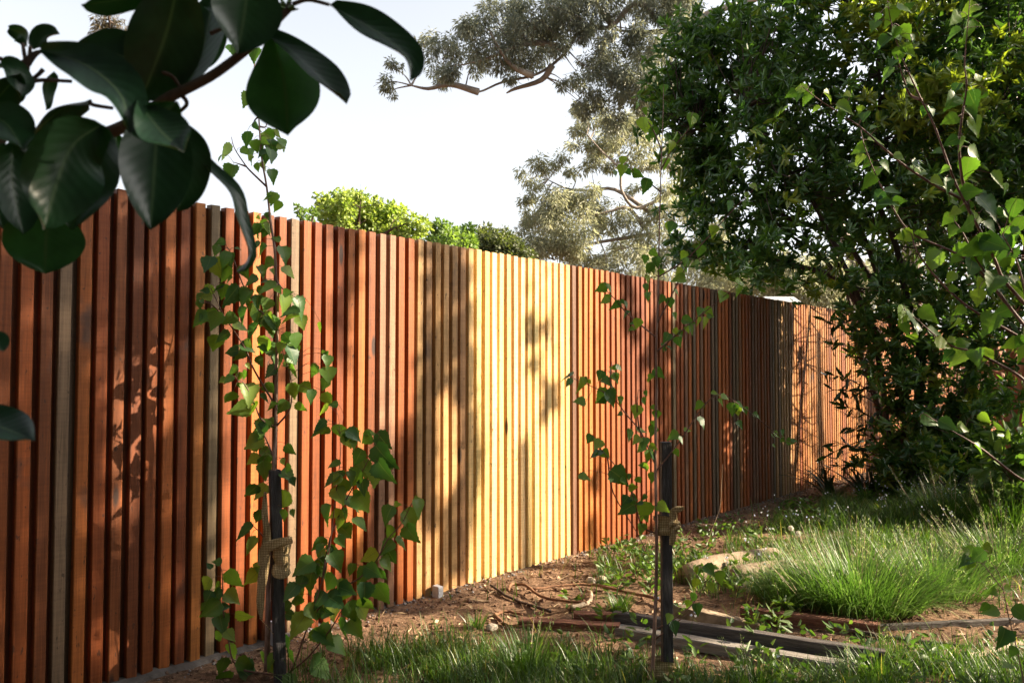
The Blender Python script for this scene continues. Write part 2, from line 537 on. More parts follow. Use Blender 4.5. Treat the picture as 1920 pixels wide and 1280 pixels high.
RED = [(.225, .060, .014), (.195, .049, .012), (.26, .075, .017), (.16, .047, .015)]
ORG_ = [(.33, .105, .024), (.38, .135, .032), (.29, .085, .021)]
GREY = [(.135, .092, .056), (.155, .105, .066)]
TAN = [(.40, .225, .095), (.35, .20, .09), (.43, .255, .115)]
PALE = [(.66, .46, .20), (.72, .52, .26), (.60, .40, .165)]
BROWN = [(.15, .075, .045)]
def slat_colour(x):
    r = random.random
    pick = random.choice
    if 95 < x < 126 or 385 < x < 411 or 530 < x < 552: return pick(GREY)
    if 126 <= x < 160: return pick(ORG_)
    if 690 < x < 728: return (.25, .135, .08)
    if x < 400: return pick(RED) if r() < .85 else pick(ORG_)
    if x < 690: return pick(RED + ORG_[:1])
    if x < 775: return pick(RED)
    if x < 870: return pick(TAN)
    if x < 1062: return pick(PALE)
    if x < 1076: return pick(BROWN)
    if x < 1130: return pick(ORG_ + PALE[:1])
    if x < 1235: return pick(ORG_[1:] + RED + RED)
    if x < 1440: return pick(RED * 2 + ORG_[2:] * 2 + BROWN * 3 + GREY[:1] + [(.11, .075, .05), (.20, .085, .035)])
    if x < 1475: return pick(GREY + TAN)
    return pick([(.31, .115, .024), (.27, .095, .022), (.36, .15, .036), (.22, .065, .02), (.33, .125, .028), (.30, .14, .05)])
PITCHM = 0.0683
S0 = fence_s(40) - 9 * PITCHM
NS = 290
MIN_S = S0
for i in range(NS):
    s = S0 + i * PITCHM + random.uniform(-.003, .003)
    x = fence_px(s)
    o = bpy.data.objects.new('slat', SL[i % 10] if random.random() < .8 else random.choice(SL))
    C.objects.link(o)
    o.parent = fence
    dz = random.uniform(-.0022, .0022)
    p = P0 + FD3 * s
    o.location = (p[0] - P0[0], p[1] - P0[1], -.02 + dz + .02)
    o.rotation_euler = (0, random.uniform(-.0015, .0015), ROT)
    c = slat_colour(x)
    k = random.uniform(.85, 1.15)
    o.color = (c[0] * k, c[1] * k * random.uniform(.95, 1.06), c[2] * k, 1)
    if i < NS - 1:
        b = bpy.data.objects.new('backing_board', BK[i % 3])
        C.objects.link(b)
        b.parent = fence
        q = P0 + FD3 * (s + PITCHM / 2) - FN3 * .003
        b.location = (q[0] - P0[0], q[1] - P0[1], 0)
        b.rotation_euler = (0, 0, ROT)
        b.color = (c[0] * .40 + .01, c[1] * .38 + .008, c[2] * .38 + .006, 1)  # darkened slat colour, shade inside the gaps is painted into it
END_S = S0 + NS * PITCHM
V, Fs = [], []
m_ = 150
for i in range(m_):
    s = -.55 + i * .045
    w = .02 + .13 * float(vnoise(np.array([s * 3.0]), np.array([.5]), 81)[0]) + .02 * random.random()
    w *= max(.12, 1 - s / 2.6)
    for j, (q, z) in enumerate(((-.02, .018), (.02, .016), (w * .6, .012), (w, -.02))):
        p = P0 + FD3 * s + FN3 * (q + .004)
        V.append((p[0], p[1], float(ground_h(p[0], p[1])) + z + random.uniform(-.004, .004)))
    if i:
        for j in range(3):
            a = (i - 1) * 4 + j
            Fs.append((a, a + 1, a + 5, a + 4))
put('concrete_footing', mesh_from('concrete_footing', V, Fs, M_FOOT), fence)
for z in (.28, .98, 1.70):
    mb = MB()
    a, e = P0 + FD3 * (S0 - .03) - FN3 * .022, P0 + FD3 * END_S - FN3 * .022
    w = -FN3 * .04
    up = np.array([0, 0, .08])
    lo = np.array([0, 0, z])
    mb.box8([a + lo, e + lo, e + w + lo, a + w + lo, a + lo + up, e + lo + up, e + w + lo + up, a + w + lo + up])
    r_ = mb.build('rail', M_STAKE, fence)
k = 0
s = S0 + .2
while s < END_S:
    mb = MB()
    a = P0 + FD3 * s - FN3 * .066
    u, w = FD3 * .09, -FN3 * .09
    h = np.array([0, 0, 1.88])
    a = a - np.array([0, 0, .05])
    mb.box8([a, a + u, a + u + w, a + w, a + h, a + u + h, a + u + w + h, a + w + h])
    mb.build('post', M_STAKE, fence)
    s += 2.4

# ------------------------------------------------------------------ where the sun reaches (fraction of open sky towards the sun)
LITX = [0, 50, 100, 150, 200, 250, 300, 340, 385, 415, 460, 520, 580, 630, 680, 720, 780, 830, 860, 885, 910, 960, 1010, 1050, 1075, 1110, 1150, 1200, 1240, 1300, 1370, 1400, 1440, 1475, 1560, 1900]
LIT = np.array([
 [.15, .1, .1, .15, .1], [.05, .05, .1, .3, .15], [.1, .05, .2, .15, .05], [.1, .1, .45, .3, .1], [.1, .2, .5, .1, .05], [.1, .1, .5, .1, .0], [.1, .1, .05, .05, .1], [.2, .2, .1, .1, .6],
 [.3, .3, .3, .4, .5], [.75, .6, .8, .85, .4], [.8, .5, .75, .45, .3], [.6, .7, .6, .75, .6], [.75, .6, .7, .85, .6], [.3, .35, .65, .75, .6], [.3, .5, .5, .35, .3], [.5, .3, .4, .4, .25],
 [.45, .65, .5, .5, .4], [.25, .45, .4, .4, .35], [.0, .0, .0, .05, .3], [.98, .75, .62, .75, .98], [1, 1, .85, 1, 1], [.95, 1, 1, 1, 1], [.5, .6, .8, .9, 1], [.85, .85, .75, .7, .95],
 [.95, .95, .9, .35, .4], [.85, .6, .75, .4, .55], [.7, .65, .9, .9, .95], [.6, .5, .65, .7, .7], [.3, .1, .1, .1, .1], [.1, .1, .05, .08, .05], [.15, .15, .12, .2, .12], [.4, .3, .4, .3, .4],
 [.2, .5, .5, .3, .3], [.85, .85, .85, .95, .95], [.95, .95, .95, .95, .95], [.8, .8, .8, .8, .8]])
def lit_fence(px, v):
    px = np.clip(px, 0, 1899); v = np.clip(v, 0, .999) * 4
    j = np.clip(np.searchsorted(LITX, px, side='right') - 1, 0, len(LITX) - 2)
    X0 = np.array(LITX, float)
    fx = (px - X0[j]) / (X0[j + 1] - X0[j])
    i = v.astype(int); fv = v - i
    a = LIT[j, i] * (1 - fv) + LIT[j, i + 1] * fv
    b = LIT[j + 1, i] * (1 - fv) + LIT[j + 1, i + 1] * fv
    return a * (1 - fx) + b * fx
def lit_ground(px, py):
    T = np.full(px.shape, .35)
    def ell(cx, cy, rx, ry, val):
        nonlocal T
        d = ((px - cx) / rx) ** 2 + ((py - cy) / ry) ** 2
        w = np.clip(1.6 - d, 0, 1)
        T = T * (1 - w) + val * w
    ell(400, 1260, 420, 120, .12)
    ell(640, 1140, 200, 40, .15)
    ell(760, 1180, 190, 24, .8)
    ell(1060, 1075, 240, 50, 1.0)
    ell(1050, 1140, 220, 22, .6)
    ell(900, 1260, 330, 50, .32)
    ell(1250, 1250, 160, 50, .35)
    ell(1620, 1090, 360, 120, 1.0)
    ell(1600, 1235, 320, 50, .85)
    ell(1840, 1180, 180, 120, .97)
    ell(1400, 965, 200, 38, .0)
    ell(1690, 945, 260, 38, .05)
    ell(1700, 985, 200, 16, .35)
    ell(1350, 1050, 120, 40, .9)
    ell(900, 1400, 900, 110, .15)
    return T
def dapple(T, n):
    """turn a fraction lit and a 0..1 noise into a mostly two-valued transmission"""
    return np.clip(.5 + (T - (1 - n)) * 4.5 * 1.0 + (T - .5) * .6, 0, 1)
def fence_hit(P):
    tau = ((P - P0) @ FN3) / (SUN @ FN3)
    Q = P - tau[:, None] * SUN
    s = (Q - P0) @ FD3
    z = Q[:, 2]
    px, _ = project(np.stack([P0[0] + FD3[0] * s, P0[1] + FD3[1] * s, np.full(len(s), .78)], 1))
    return s, z, px, tau
def sun_fence_T(P):
    """fraction of sun wanted where the shadow of point P falls; -1 where that is neither fence nor garden in view"""
    s, z, px, tau = fence_hit(P)
    T = np.full(len(P), -1.0)
    on = (tau > 0) & (z > 0) & (z < FH) & (s > MIN_S)
    n = vnoise(s * 5.5, z * 1.5, 21) * .7 + vnoise(s * 13, z * 4, 22) * .3
    n = np.clip((n - .5) * 1.5 + .5, 0, 1)
    T[on] = dapple(lit_fence(px, 1 - z / FH), n)[on]
    gt = P[:, 2] / SUN[2]
    G = P - gt[:, None] * SUN
    gpx, gpy = project(np.stack([G[:, 0], G[:, 1], np.zeros(len(G))], 1))
    og = (z <= 0) & (G[:, 1] > 1.5) & (gpx > -300) & (gpx < 2100)
    n2 = np.clip((vnoise(G[:, 0] * 5, G[:, 1] * 5, 31) * .6 + vnoise(G[:, 0] * 13, G[:, 1] * 13, 32) * .4 - .5) * 1.5 + .5, 0, 1)
    T[og] = dapple(lit_ground(gpx, gpy), n2)[og]
    return T

# ------------------------------------------------------------------ leaves in bulk
def unit(a):
    return a / (np.linalg.norm(a, axis=-1, keepdims=True) + 1e-9)
def leaf_cloud(P, D, L, W, six=True, fold=.25, tint=None):
    """P base points, D unit directions, L lengths, W widths -> verts, faces, tint"""
    n = len(P)
    D = unit(D)
    R = unit(rng.normal(size=(n, 3)))
    S = unit(np.cross(D, R))
    Nn = np.cross(S, D)
    L, W = np.broadcast_to(L, n)[:, None], np.broadcast_to(W, n)[:, None]
    droop = -Nn * L * .10
    if six:
        v = np.stack([P, P + D * L * .33 + S * W * .5 + Nn * W * fold, P + D * L * .72 + S * W * .38 + Nn * W * fold * .7 + droop * .5, P + D * L + droop,
                      P + D * L * .72 - S * W * .38 + Nn * W * fold * .7 + droop * .5, P + D * L * .33 - S * W * .5 + Nn * W * fold], 1)
        f = np.array([[0, 1, 2, 3], [0, 3, 4, 5]])
        k = 6
    else:
        v = np.stack([P, P + D * L * .45 + S * W * .5 + Nn * W * fold, P + D * L + droop, P + D * L * .45 - S * W * .5 + Nn * W * fold], 1)
        f = np.array([[0, 1, 2], [0, 2, 3]])
        k = 4
    Fs = (f[None] + (np.arange(n) * k)[:, None, None]).reshape(-1, f.shape[1])
    t = rng.random(n) if tint is None else tint
    return v.reshape(-1, 3), Fs, np.repeat(t, k)

def crown(name, P, D, L, W, mat, parent, six=True, tint=None, kind=None, fold=.25):
    v, f, t = leaf_cloud(P, D, L, W, six, fold, tint)
    return put(name, mesh_from(name, v, f, mat, False, t), parent, kind=kind)

def ball(n):
    d = unit(rng.normal(size=(n, 3)))
    return d * (rng.random((n, 1)) ** .45), d

def nearest_on(paths, p):
    A = np.concatenate([np.array(q) for q in paths])
    i = np.argmin(((A - p) ** 2).sum(1))
    return A[i]

def limb_paths(px_lists, Y, jit=.0):
    out = []
    for pl in px_lists:
        Y0 = Y + random.uniform(-jit, jit)
        pts = [at(x, y, Y + (Y0 - Y) * i / max(1, len(pl) - 1)) for i, (x, y) in enumerate(pl)]
        out.append(smooth_path(pts, 4))
    return out

# ------------------------------------------------------------------ gum trees beyond the fence
def c2(lst, k=2.461, ox=560, oy=0):
    return [tuple([ox + a[0] / k, oy + a[1] / k] + [v / k for v in a[2:]]) for a in lst]

def clump_tree(name, label, cat, Y, trunk, limbs, clumps, mat, bark, nleaf, L, W, droop, r_trunk, r_limb, group=None, dj=1.0, six=False, rs=1.0):
    base = at(trunk[0][0], trunk[0][1], Y)
    base[2] = 0
    t = thing(name, label, cat, base, group)
    tp = [base] + [at(x, y, Y) for x, y in trunk[1:]]
    path = smooth_path(tp, 4)
    mb = MB(); mb.tube(path, lerp_r(r_trunk, r_trunk * .55, len(path)), 9); mb.build('trunk', bark, t, True)
    LP = limb_paths(limbs, Y, dj)
    for q in LP:
        m2 = MB(); m2.tube(q, lerp_r(r_limb, r_limb * .22, len(q)), 7); m2.build('limb', bark, t, True)
    Ps, Ds, tw = [], [], MB()
    allp = LP + [path]
    for (x, y, r) in clumps:
        r = r * rs
        c = at(x, y, Y + random.uniform(-dj, dj))
        rw = r * Y / F
        q = nearest_on(allp, c)
        mid = (q + c) / 2 + np.array([random.uniform(-.2, .2), random.uniform(-.2, .2), random.uniform(-.1, .25)]) * np.linalg.norm(c - q) * .5
        tw.tube(smooth_path([q, mid, c], 3), lerp_r(r_limb * .3, r_limb * .06, 7), 4, False)
        for b in range(3):
            e = c + (np.array([random.gauss(0, 1) for _ in range(3)]) * rw * .5)
            tw.tube([c, e], [r_limb * .08, r_limb * .04], 3, False)
        n = max(20, int(nleaf * (r / 25.0) ** 2))
        # a clump is several drooping tufts
        k = max(3, int(5 * r / 25))
        off, _ = ball(k)
        off = off * 1.12
        ctr = c + off * rw * np.array([1.0, 1.0, .75])
        w = rng.integers(0, k, n)
        b2, d = ball(n)
        Ps.append(ctr[w] + b2 * rw * .45 * rng.uniform(.8, 1.5, (n, 1)))
        Ds.append(d * (1 - droop) + np.array([0, 0, -1.0]) * droop + rng.normal(size=(n, 3)) * .15)
    tw.build('twigs', bark, t, True, kind='stuff')
    P, D = np.concatenate(Ps), np.concatenate(Ds)
    n = len(P)
    crown('crown', P, D, L * rng.uniform(.7, 1.2, n), W * rng.uniform(.8, 1.2, n), mat, t, six)
    return t

up_cl = c2([(580,200,60),(680,220,70),(640,340,55),(380,380,40),(440,310,36),(420,420,26),(760,150,65),(850,120,85),(900,220,105),(1000,130,105),(1000,260,95),(1080,60,85),(1120,190,85),(700,310,60),(820,300,60),(960,330,50),(1180,120,75),(1210,230,50),(1260,60,80),(1180,30,60),(1300,180,50),(1280,330,60),(1240,390,34),(1360,330,55),(1420,260,80),(1370,430,50),(1450,400,70),(1500,330,80),(1560,250,80),(1600,340,80),(1650,420,70),(1560,140,55),(1640,200,60),(1350,80,55),(1480,60,40),(1640,60,60),(900,40,40),(1000,20,60),(1720,300,80),(1700,420,80),(1240,-60,110),(1420,-70,120),(1600,-80,120),(1760,100,100),(1760,-60,120),(1330,500,50),(1400,480,50),(1480,470,50),(1560,470,60),(1300,455,34),(1650,520,70),(1460,560,60),(1330,120,60),(1520,190,60),(1420,180,50),(1690,0,90)])
up_limbs = [[(a, b) for a, b in c2(q)] for q in (
    [(2720,-150),(2300,-60),(1900,60),(1760,130),(1660,100),(1600,30),(1550,20),(1500,60),(1450,120),(1390,130),(1330,120),(1290,150),(1240,230),(1170,300),(1080,350),(940,380),(830,425),(770,400)],
    [(1170,300),(1120,370),(1000,410),(960,430)],
    [(830,425),(700,390),(600,410),(520,395)],
    [(1240,230),(1130,200),(1020,210),(900,260),(760,300)],
    [(1450,120),(1400,60),(1340,-40)],
    [(1760,140),(1600,150),(1450,140)],
    [(1900,500),(1720,400),(1640,390),(1540,380)],
    [(1080,350),(980,300),(900,180)])]
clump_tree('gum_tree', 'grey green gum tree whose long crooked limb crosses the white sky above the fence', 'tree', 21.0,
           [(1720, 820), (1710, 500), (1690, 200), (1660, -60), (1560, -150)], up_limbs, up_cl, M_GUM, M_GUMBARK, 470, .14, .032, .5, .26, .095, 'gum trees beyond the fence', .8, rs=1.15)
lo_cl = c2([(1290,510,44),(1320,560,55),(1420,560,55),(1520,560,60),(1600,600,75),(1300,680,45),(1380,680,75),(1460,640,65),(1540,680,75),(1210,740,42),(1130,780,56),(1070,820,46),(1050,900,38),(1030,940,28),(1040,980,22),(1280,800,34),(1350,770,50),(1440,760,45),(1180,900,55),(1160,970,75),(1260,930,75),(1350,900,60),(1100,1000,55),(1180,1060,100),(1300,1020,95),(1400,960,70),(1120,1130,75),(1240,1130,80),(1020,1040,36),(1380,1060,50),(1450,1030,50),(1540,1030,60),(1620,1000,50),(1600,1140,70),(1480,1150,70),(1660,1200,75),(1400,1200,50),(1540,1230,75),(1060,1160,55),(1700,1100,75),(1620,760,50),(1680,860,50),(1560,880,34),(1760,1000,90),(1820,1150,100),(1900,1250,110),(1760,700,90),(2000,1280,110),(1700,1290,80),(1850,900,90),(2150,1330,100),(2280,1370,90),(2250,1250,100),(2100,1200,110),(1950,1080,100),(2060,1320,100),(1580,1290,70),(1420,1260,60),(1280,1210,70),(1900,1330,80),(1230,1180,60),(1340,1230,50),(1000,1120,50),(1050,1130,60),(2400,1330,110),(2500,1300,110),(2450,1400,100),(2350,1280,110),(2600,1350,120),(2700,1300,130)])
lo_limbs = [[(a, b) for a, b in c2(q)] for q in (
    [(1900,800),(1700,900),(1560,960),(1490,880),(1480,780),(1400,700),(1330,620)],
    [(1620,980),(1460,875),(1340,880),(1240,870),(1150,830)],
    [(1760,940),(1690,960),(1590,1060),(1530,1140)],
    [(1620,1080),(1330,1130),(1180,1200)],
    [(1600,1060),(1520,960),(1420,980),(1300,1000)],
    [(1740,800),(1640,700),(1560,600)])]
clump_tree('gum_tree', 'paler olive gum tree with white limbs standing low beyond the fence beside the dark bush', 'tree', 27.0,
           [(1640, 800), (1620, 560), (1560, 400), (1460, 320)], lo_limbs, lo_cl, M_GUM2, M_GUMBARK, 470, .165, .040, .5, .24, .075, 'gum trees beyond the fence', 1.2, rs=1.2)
lime_cl = c2([(150,930,42),(200,980,60),(270,960,70),(330,1000,60),(380,1040,55),(460,990,42),(520,1040,45),(560,1080,26),(430,1060,55),(130,1000,36),(180,900,24),(220,920,30),(300,1050,70),(490,1080,50),(200,1060,60),(290,910,22),(350,950,24),(400,990,30)])
clump_tree('lime_green_tree', 'bright lime green tree topping the fence in the middle of the sky', 'tree', 18.0,
           [(680, 760), (675, 560), (668, 440)], [[(675, 520), (640, 450), (620, 390)], [(675, 500), (720, 440), (760, 420)], [(670, 470), (672, 420), (675, 390)]], lime_cl, M_LIME, M_BARK, 400, .10, .075, .2, .16, .06, None, .6, rs=1.25)
clump_tree('small_leafy_tree', 'small blue green tree sprig over the fence left of the lime green tree', 'tree', 16.0,
           [(570, 760), (572, 560), (570, 430)], [[(572, 470), (585, 415), (588, 398)], [(572, 450), (562, 405), (562, 392)]], c2([(25,970,13),(60,965,10),(45,990,12),(5,985,12),(75,985,10),(20,1010,16),(60,1010,16),(-5,955,8)]), M_MIDGREEN, M_BARK, 200, .09, .06, .2, .08, .03, None, .2)
clump_tree('mid_green_tree', 'mid green tree peeping over the fence right of the lime green tree', 'tree', 20.0,
           [(845, 760), (845, 560), (845, 450)], [[(845, 500), (830, 450), (826, 432)], [(845, 480), (865, 450), (875, 440)]], c2([(650,1060,34),(700,1070,42),(760,1095,40),(680,1120,60),(740,1130,50),(790,1120,40),(640,1110,26),(620,1075,12)]), M_MIDGREEN, M_BARK, 460, .12, .07, .25, .14, .05, None, .5, rs=1.3)
clump_tree('dull_green_tree', 'dull dark green rounded tree peeping over the fence between two paler trees', 'tree', 23.0,
           [(920, 760), (920, 560), (920, 465)], [[(920, 510), (900, 460), (890, 445)], [(920, 490), (950, 470), (965, 465)]], c2([(880,1085,45),(830,1110,40),(930,1100,50),(980,1130,50),(1020,1150,50),(880,1130,60),(950,1150,50),(800,1140,40)]), M_DULL, M_BARK, 480, .12, .07, .3, .16, .06, None, .5, rs=1.35)
con_cl = [(200, 55, 26), (190, 40, 16), (215, 70, 20), (185, 62, 14), (215, 45, 18), (232, 60, 18), (100, -160, 60), (40, -220, 70), (160, -100, 40), (-60, -200, 80), (190, -60, 30), (-150, -150, 90)]
clump_tree('brown_conifer', 'brownish conifer sprig showing between the big dark leaves', 'tree', 15.0,
           [(-330, 900), (-310, 300), (-280, -300)], [[(-290, -150), (-60, -200), (120, -150), (190, -40), (205, 40)]], con_cl, M_CONIFER, M_DARKBARK, 260, .11, .018, .45, .2, .07, None, .5)

# pale roof of a low house beyond the fence
hb = at(1505, 700, 17.0); hb[2] = 0
house = thing('garden_house', 'low house with a pale roof just showing over the far end of the fence', 'house', hb)
hw, hd, hh = 1.0, 1.6, 1.5
a = at(1486, 700, 17.0)[0]; b = at(1526, 700, 17.0)[0]
wall = MB(); wall.box8([(a, 17, 0), (b, 17, 0), (b, 20, 0), (a, 20, 0), (a, 17, 2.35), (b, 17, 2.35), (b, 20, 2.35), (a, 20, 2.35)])
wall.build('wall', M_WALL, house)
roof = MB()
ridge = at(1500, 556, 18.5)[2]
V8 = [(a - .12, 16.7, 2.32), (b + .12, 16.7, 2.32), (b + .12, 20.3, 2.32), (a - .12, 20.3, 2.32), (a - .12, 18.5, ridge), (b + .12, 18.5, ridge)]
roof.add(V8, [(3, 2, 1, 0), (0, 1, 5, 4), (2, 3, 4, 5), (1, 2, 5), (3, 0, 4)])
roof.build('roof', M_ROOF, house)

# ------------------------------------------------------------------ the dark bush on the right
def in_poly(x, y, poly):
    ins = np.zeros(len(x), bool)
    j = len(poly) - 1
    for i in range(len(poly)):
        xi, yi = poly[i]; xj, yj = poly[j]
        c = ((yi > y) != (yj > y)) & (x < (xj - xi) * (y - yi) / (yj - yi + 1e-9) + xi)
        ins ^= c
        j = i
    return ins
BY = 8.44
bb = gnd(1685, 922)
bush = thing('dark_bush', 'huge dark leaved bush with many bare stems hiding the far end of the fence', 'bush', bb)
stems = [
    [(1690, 930), (1675, 860), (1658, 798), (1637, 729), (1612, 660), (1600, 600), (1580, 520), (1545, 430)],
    [(1690, 930), (1700, 800), (1690, 700), (1670, 600), (1640, 500), (1600, 400), (1540, 300), (1490, 240)],
    [(1700, 930), (1720, 780), (1725, 650), (1700, 560), (1680, 460), (1640, 350), (1650, 180), (1640, 20)],
    [(1705, 930), (1745, 760), (1750, 600), (1745, 400), (1765, 250), (1790, 60), (1800, -120)],
    [(1670, 860), (1640, 640), (1560, 450), (1500, 340), (1440, 290), (1400, 200)],
    [(1640, 600), (1572, 523), (1472, 492), (1417, 465), (1370, 400), (1300, 380)],
    [(1545, 430), (1460, 400), (1380, 330), (1310, 240)],
    [(1710, 930), (1800, 760), (1830, 600), (1850, 420), (1870, 200)],
    [(1700, 700), (1600, 560), (1540, 480), (1480, 440), (1420, 380)],
    [(1660, 560), (1600, 470), (1560, 380), (1560, 250), (1530, 120)]]
SP = []
for i, q in enumerate(stems):
    dy = random.uniform(-.7, .9)
    pts = [at(x, y, BY + dy * k / (len(q) - 1)) for k, (x, y) in enumerate(q)]
    if q[0][1] >= 930: pts[0][2] = -.02
    path = smooth_path(pts, 4)
    SP.append(path)
    r0 = .055 if q[0][1] >= 900 else .032
    mb = MB(); mb.tube(path, lerp_r(r0, .010, len(path)), 7); mb.build('stem', M_DARKBARK, bush, True)
POLY_UP = [(1245, 70), (1330, 30), (1400, 34), (1450, -20), (1500, -260), (2150, -260), (2150, 620), (1850, 640), (1760, 560), (1700, 530), (1590, 560), (1450, 535), (1330, 500), (1260, 450), (1290, 330), (1240, 260), (1228, 150)]
POLY_LO = [(1580, 580), (1650, 520), (1800, 560), (1880, 660), (1850, 930), (1640, 930), (1660, 800), (1610, 660)]
cl = []
xs, ys = rng.uniform(1220, 2150, 9000), rng.uniform(-260, 640, 9000)
ok = in_poly(xs, ys, POLY_UP)
hol = ((xs - 1610) / 150) ** 2 + ((ys - 465) / 100) ** 2 < 1
gap = vnoise(xs / 55, ys / 55, 41) < .27
keep = ok & ~(hol & (rng.random(9000) > .5)) & ~(gap & (rng.random(9000) > .35))
idx = np.nonzero(keep)[0][:1950]
for i in idx:
    edge = min(1.0, (xs[i] - 1225) / 260)
    cl.append((xs[i], ys[i], BY + rng.normal(0, .75 * max(edge, .35)), 1))
xs, ys = rng.uniform(1560, 1900, 900), rng.uniform(500, 930, 900)
ok = in_poly(xs, ys, POLY_LO)
for i in np.nonzero(ok)[0][:380]:
    cl.append((xs[i], ys[i], BY + rng.normal(0, .45), 2))
for (cx, cy, rr, m) in ((1765, 165, 40, 16), (1710, 215, 28, 7), (1690, 5, 45, 10), (1820, 175, 22, 5), (1905, 110, 25, 5), (1640, 15, 30, 5)):  # front clumps tinted yellow-green to paint patches of sun on the bush
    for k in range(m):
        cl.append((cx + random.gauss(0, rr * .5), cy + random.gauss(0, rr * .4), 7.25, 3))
Ps, Ds, Ls, Ts = [], [], [], []
tw = MB()
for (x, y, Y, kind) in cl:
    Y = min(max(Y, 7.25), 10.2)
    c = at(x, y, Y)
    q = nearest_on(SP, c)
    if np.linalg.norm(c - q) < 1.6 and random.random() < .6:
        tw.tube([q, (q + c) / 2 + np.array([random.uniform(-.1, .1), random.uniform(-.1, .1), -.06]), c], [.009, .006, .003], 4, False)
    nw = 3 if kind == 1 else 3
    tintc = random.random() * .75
    young = random.random() < .15 or kind == 3  # yellow-green tint stands for sunlit leaves, sun put into the leaf colour
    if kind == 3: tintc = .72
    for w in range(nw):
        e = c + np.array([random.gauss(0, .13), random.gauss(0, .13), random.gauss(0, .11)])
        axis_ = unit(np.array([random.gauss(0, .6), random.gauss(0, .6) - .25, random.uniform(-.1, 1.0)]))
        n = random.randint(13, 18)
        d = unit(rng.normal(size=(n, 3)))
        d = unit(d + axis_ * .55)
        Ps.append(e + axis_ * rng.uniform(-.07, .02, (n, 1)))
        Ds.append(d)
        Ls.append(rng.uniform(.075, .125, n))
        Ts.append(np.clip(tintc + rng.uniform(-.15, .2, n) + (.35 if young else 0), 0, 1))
tw.build('twigs', M_DARKBARK, bush, True, kind='stuff')
P, D, L_, T_ = map(np.concatenate, (Ps, Ds, Ls, Ts))
Tw = sun_fence_T(P)
cut = (Tw > .6) & (P[:, 1] > BY + .05)
cut |= (Tw > .6) & (rng.random(len(P)) < .7)
P, D, L_, T_ = P[~cut], D[~cut], L_[~cut], T_[~cut]
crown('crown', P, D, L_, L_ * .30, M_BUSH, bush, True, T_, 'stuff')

# sprays of single leaves that stand out against the lit fence
def leaf_unit_mesh(name, mat, outline, fold=.25, curl=.12, serr=0.0, petiole=0.0, seed=0, rib=True):
    """leaf of length 1 along +Y, base at origin, face +Z"""
    r = random.Random(seed)
    V, Fs, ribv = [], [], []
    ys_ = [p[0] for p in outline]
    n = len(outline)
    cx = r.uniform(-.04, .04)
    for i, (y, w) in enumerate(outline):
        z0 = -curl * y * y
        tooth = serr * (1 if i % 2 else -.5) if 0 < i < n - 1 else 0
        xo = cx * math.sin(y * 3)
        for sgn in (-1, 0, 1):
            ww = (w + tooth * (.6 + .8 * r.random())) * sgn
            V.append((xo + ww, y - (abs(tooth) * .8 if sgn and tooth > 0 else 0), z0 + abs(ww) * fold + (r.uniform(-.02, .02) if sgn else 0)))
            ribv.append(abs(sgn))
    for i in range(n - 1):
        for k in (0, 1):
            a = i * 3 + k
            Fs.append((a, a + 1, a + 4, a + 3))
    me = mesh_from(name, V, Fs, mat, True)
    at_ = me.attributes.new('rib', 'FLOAT', 'POINT')
    at_.data.foreach_set('value', np.array(ribv, dtype=np.float32))
    return me
SPRAY = [leaf_unit_mesh('leaf', M_BUSHOBJ, [(0, .004), (.15, .07), (.4, .14), (.7, .11), (.9, .04), (1, .002)], .3, .2, 0, 0, i) for i in range(4)]
def place_leaf(me, parent, base, tipdir, nrm, L, wscale=1.0, name='leaf'):
    y = unit(np.asarray(tipdir, float))
    x = unit(np.cross(y, nrm))
    z = np.cross(x, y)
    o = bpy.data.objects.new(name, me)
    C.objects.link(o)
    o.parent = parent
    b = base - ORG[parent.name]
    o.matrix_local = Matrix(((x[0] * L * wscale, y[0] * L, z[0] * L, b[0]), (x[1] * L * wscale, y[1] * L, z[1] * L, b[1]), (x[2] * L * wscale, y[2] * L, z[2] * L, b[2]), (0, 0, 0, 1)))
    return o
sprays = [((1620, 660), (1540, 595), 15), ((1625, 640), (1575, 600), 10), ((1640, 740), (1545, 700), 13), ((1650, 760), (1560, 730), 14), ((1655, 800), (1575, 760), 14), ((1660, 820), (1540, 860), 12), ((1650, 700), (1590, 660), 12),
          ((1665, 850), (1590, 800), 14), ((1670, 870), (1565, 830), 13), ((1660, 840), (1610, 850), 12), ((1670, 880), (1530, 880), 13), ((1655, 720), (1600, 745), 12), ((1690, 620), (1640, 690), 12), ((1700, 700), (1660, 770), 12), ((1710, 760), (1690, 840), 12),
          ((1640, 640), (1610, 705), 12), ((1670, 760), (1625, 800), 12), ((1720, 600), (1680, 660), 12), ((1735, 720), (1720, 800), 12), ((1690, 860), (1640, 880), 12)]
for (a0, a1, n) in sprays:
    Y = BY + random.uniform(-.35, .15)
    p0, p1 = at(*a0, Y), at(*a1, Y + random.uniform(-.1, .1))
    pm = (p0 + p1) / 2 + np.array([0, 0, .05])
    path = smooth_path([p0, pm, p1], 5)
    mb = MB(); mb.tube(path, lerp_r(.007, .0025, len(path)), 5); mb.build('twig', M_DARKBARK, bush, True)
    ax = unit(p1 - p0)
    for k in range(n):
        u = .35 + .65 * (k / (n - 1)) ** .7
        b = path[min(int(u * (len(path) - 1)), len(path) - 1)]
        d = unit(ax * .5 + np.array([random.gauss(0, .75), random.gauss(0, .5), random.gauss(-.12, .65)]))
        place_leaf(random.choice(SPRAY), bush, b, d, unit(rng.normal(size=3)), random.uniform(.085, .15))

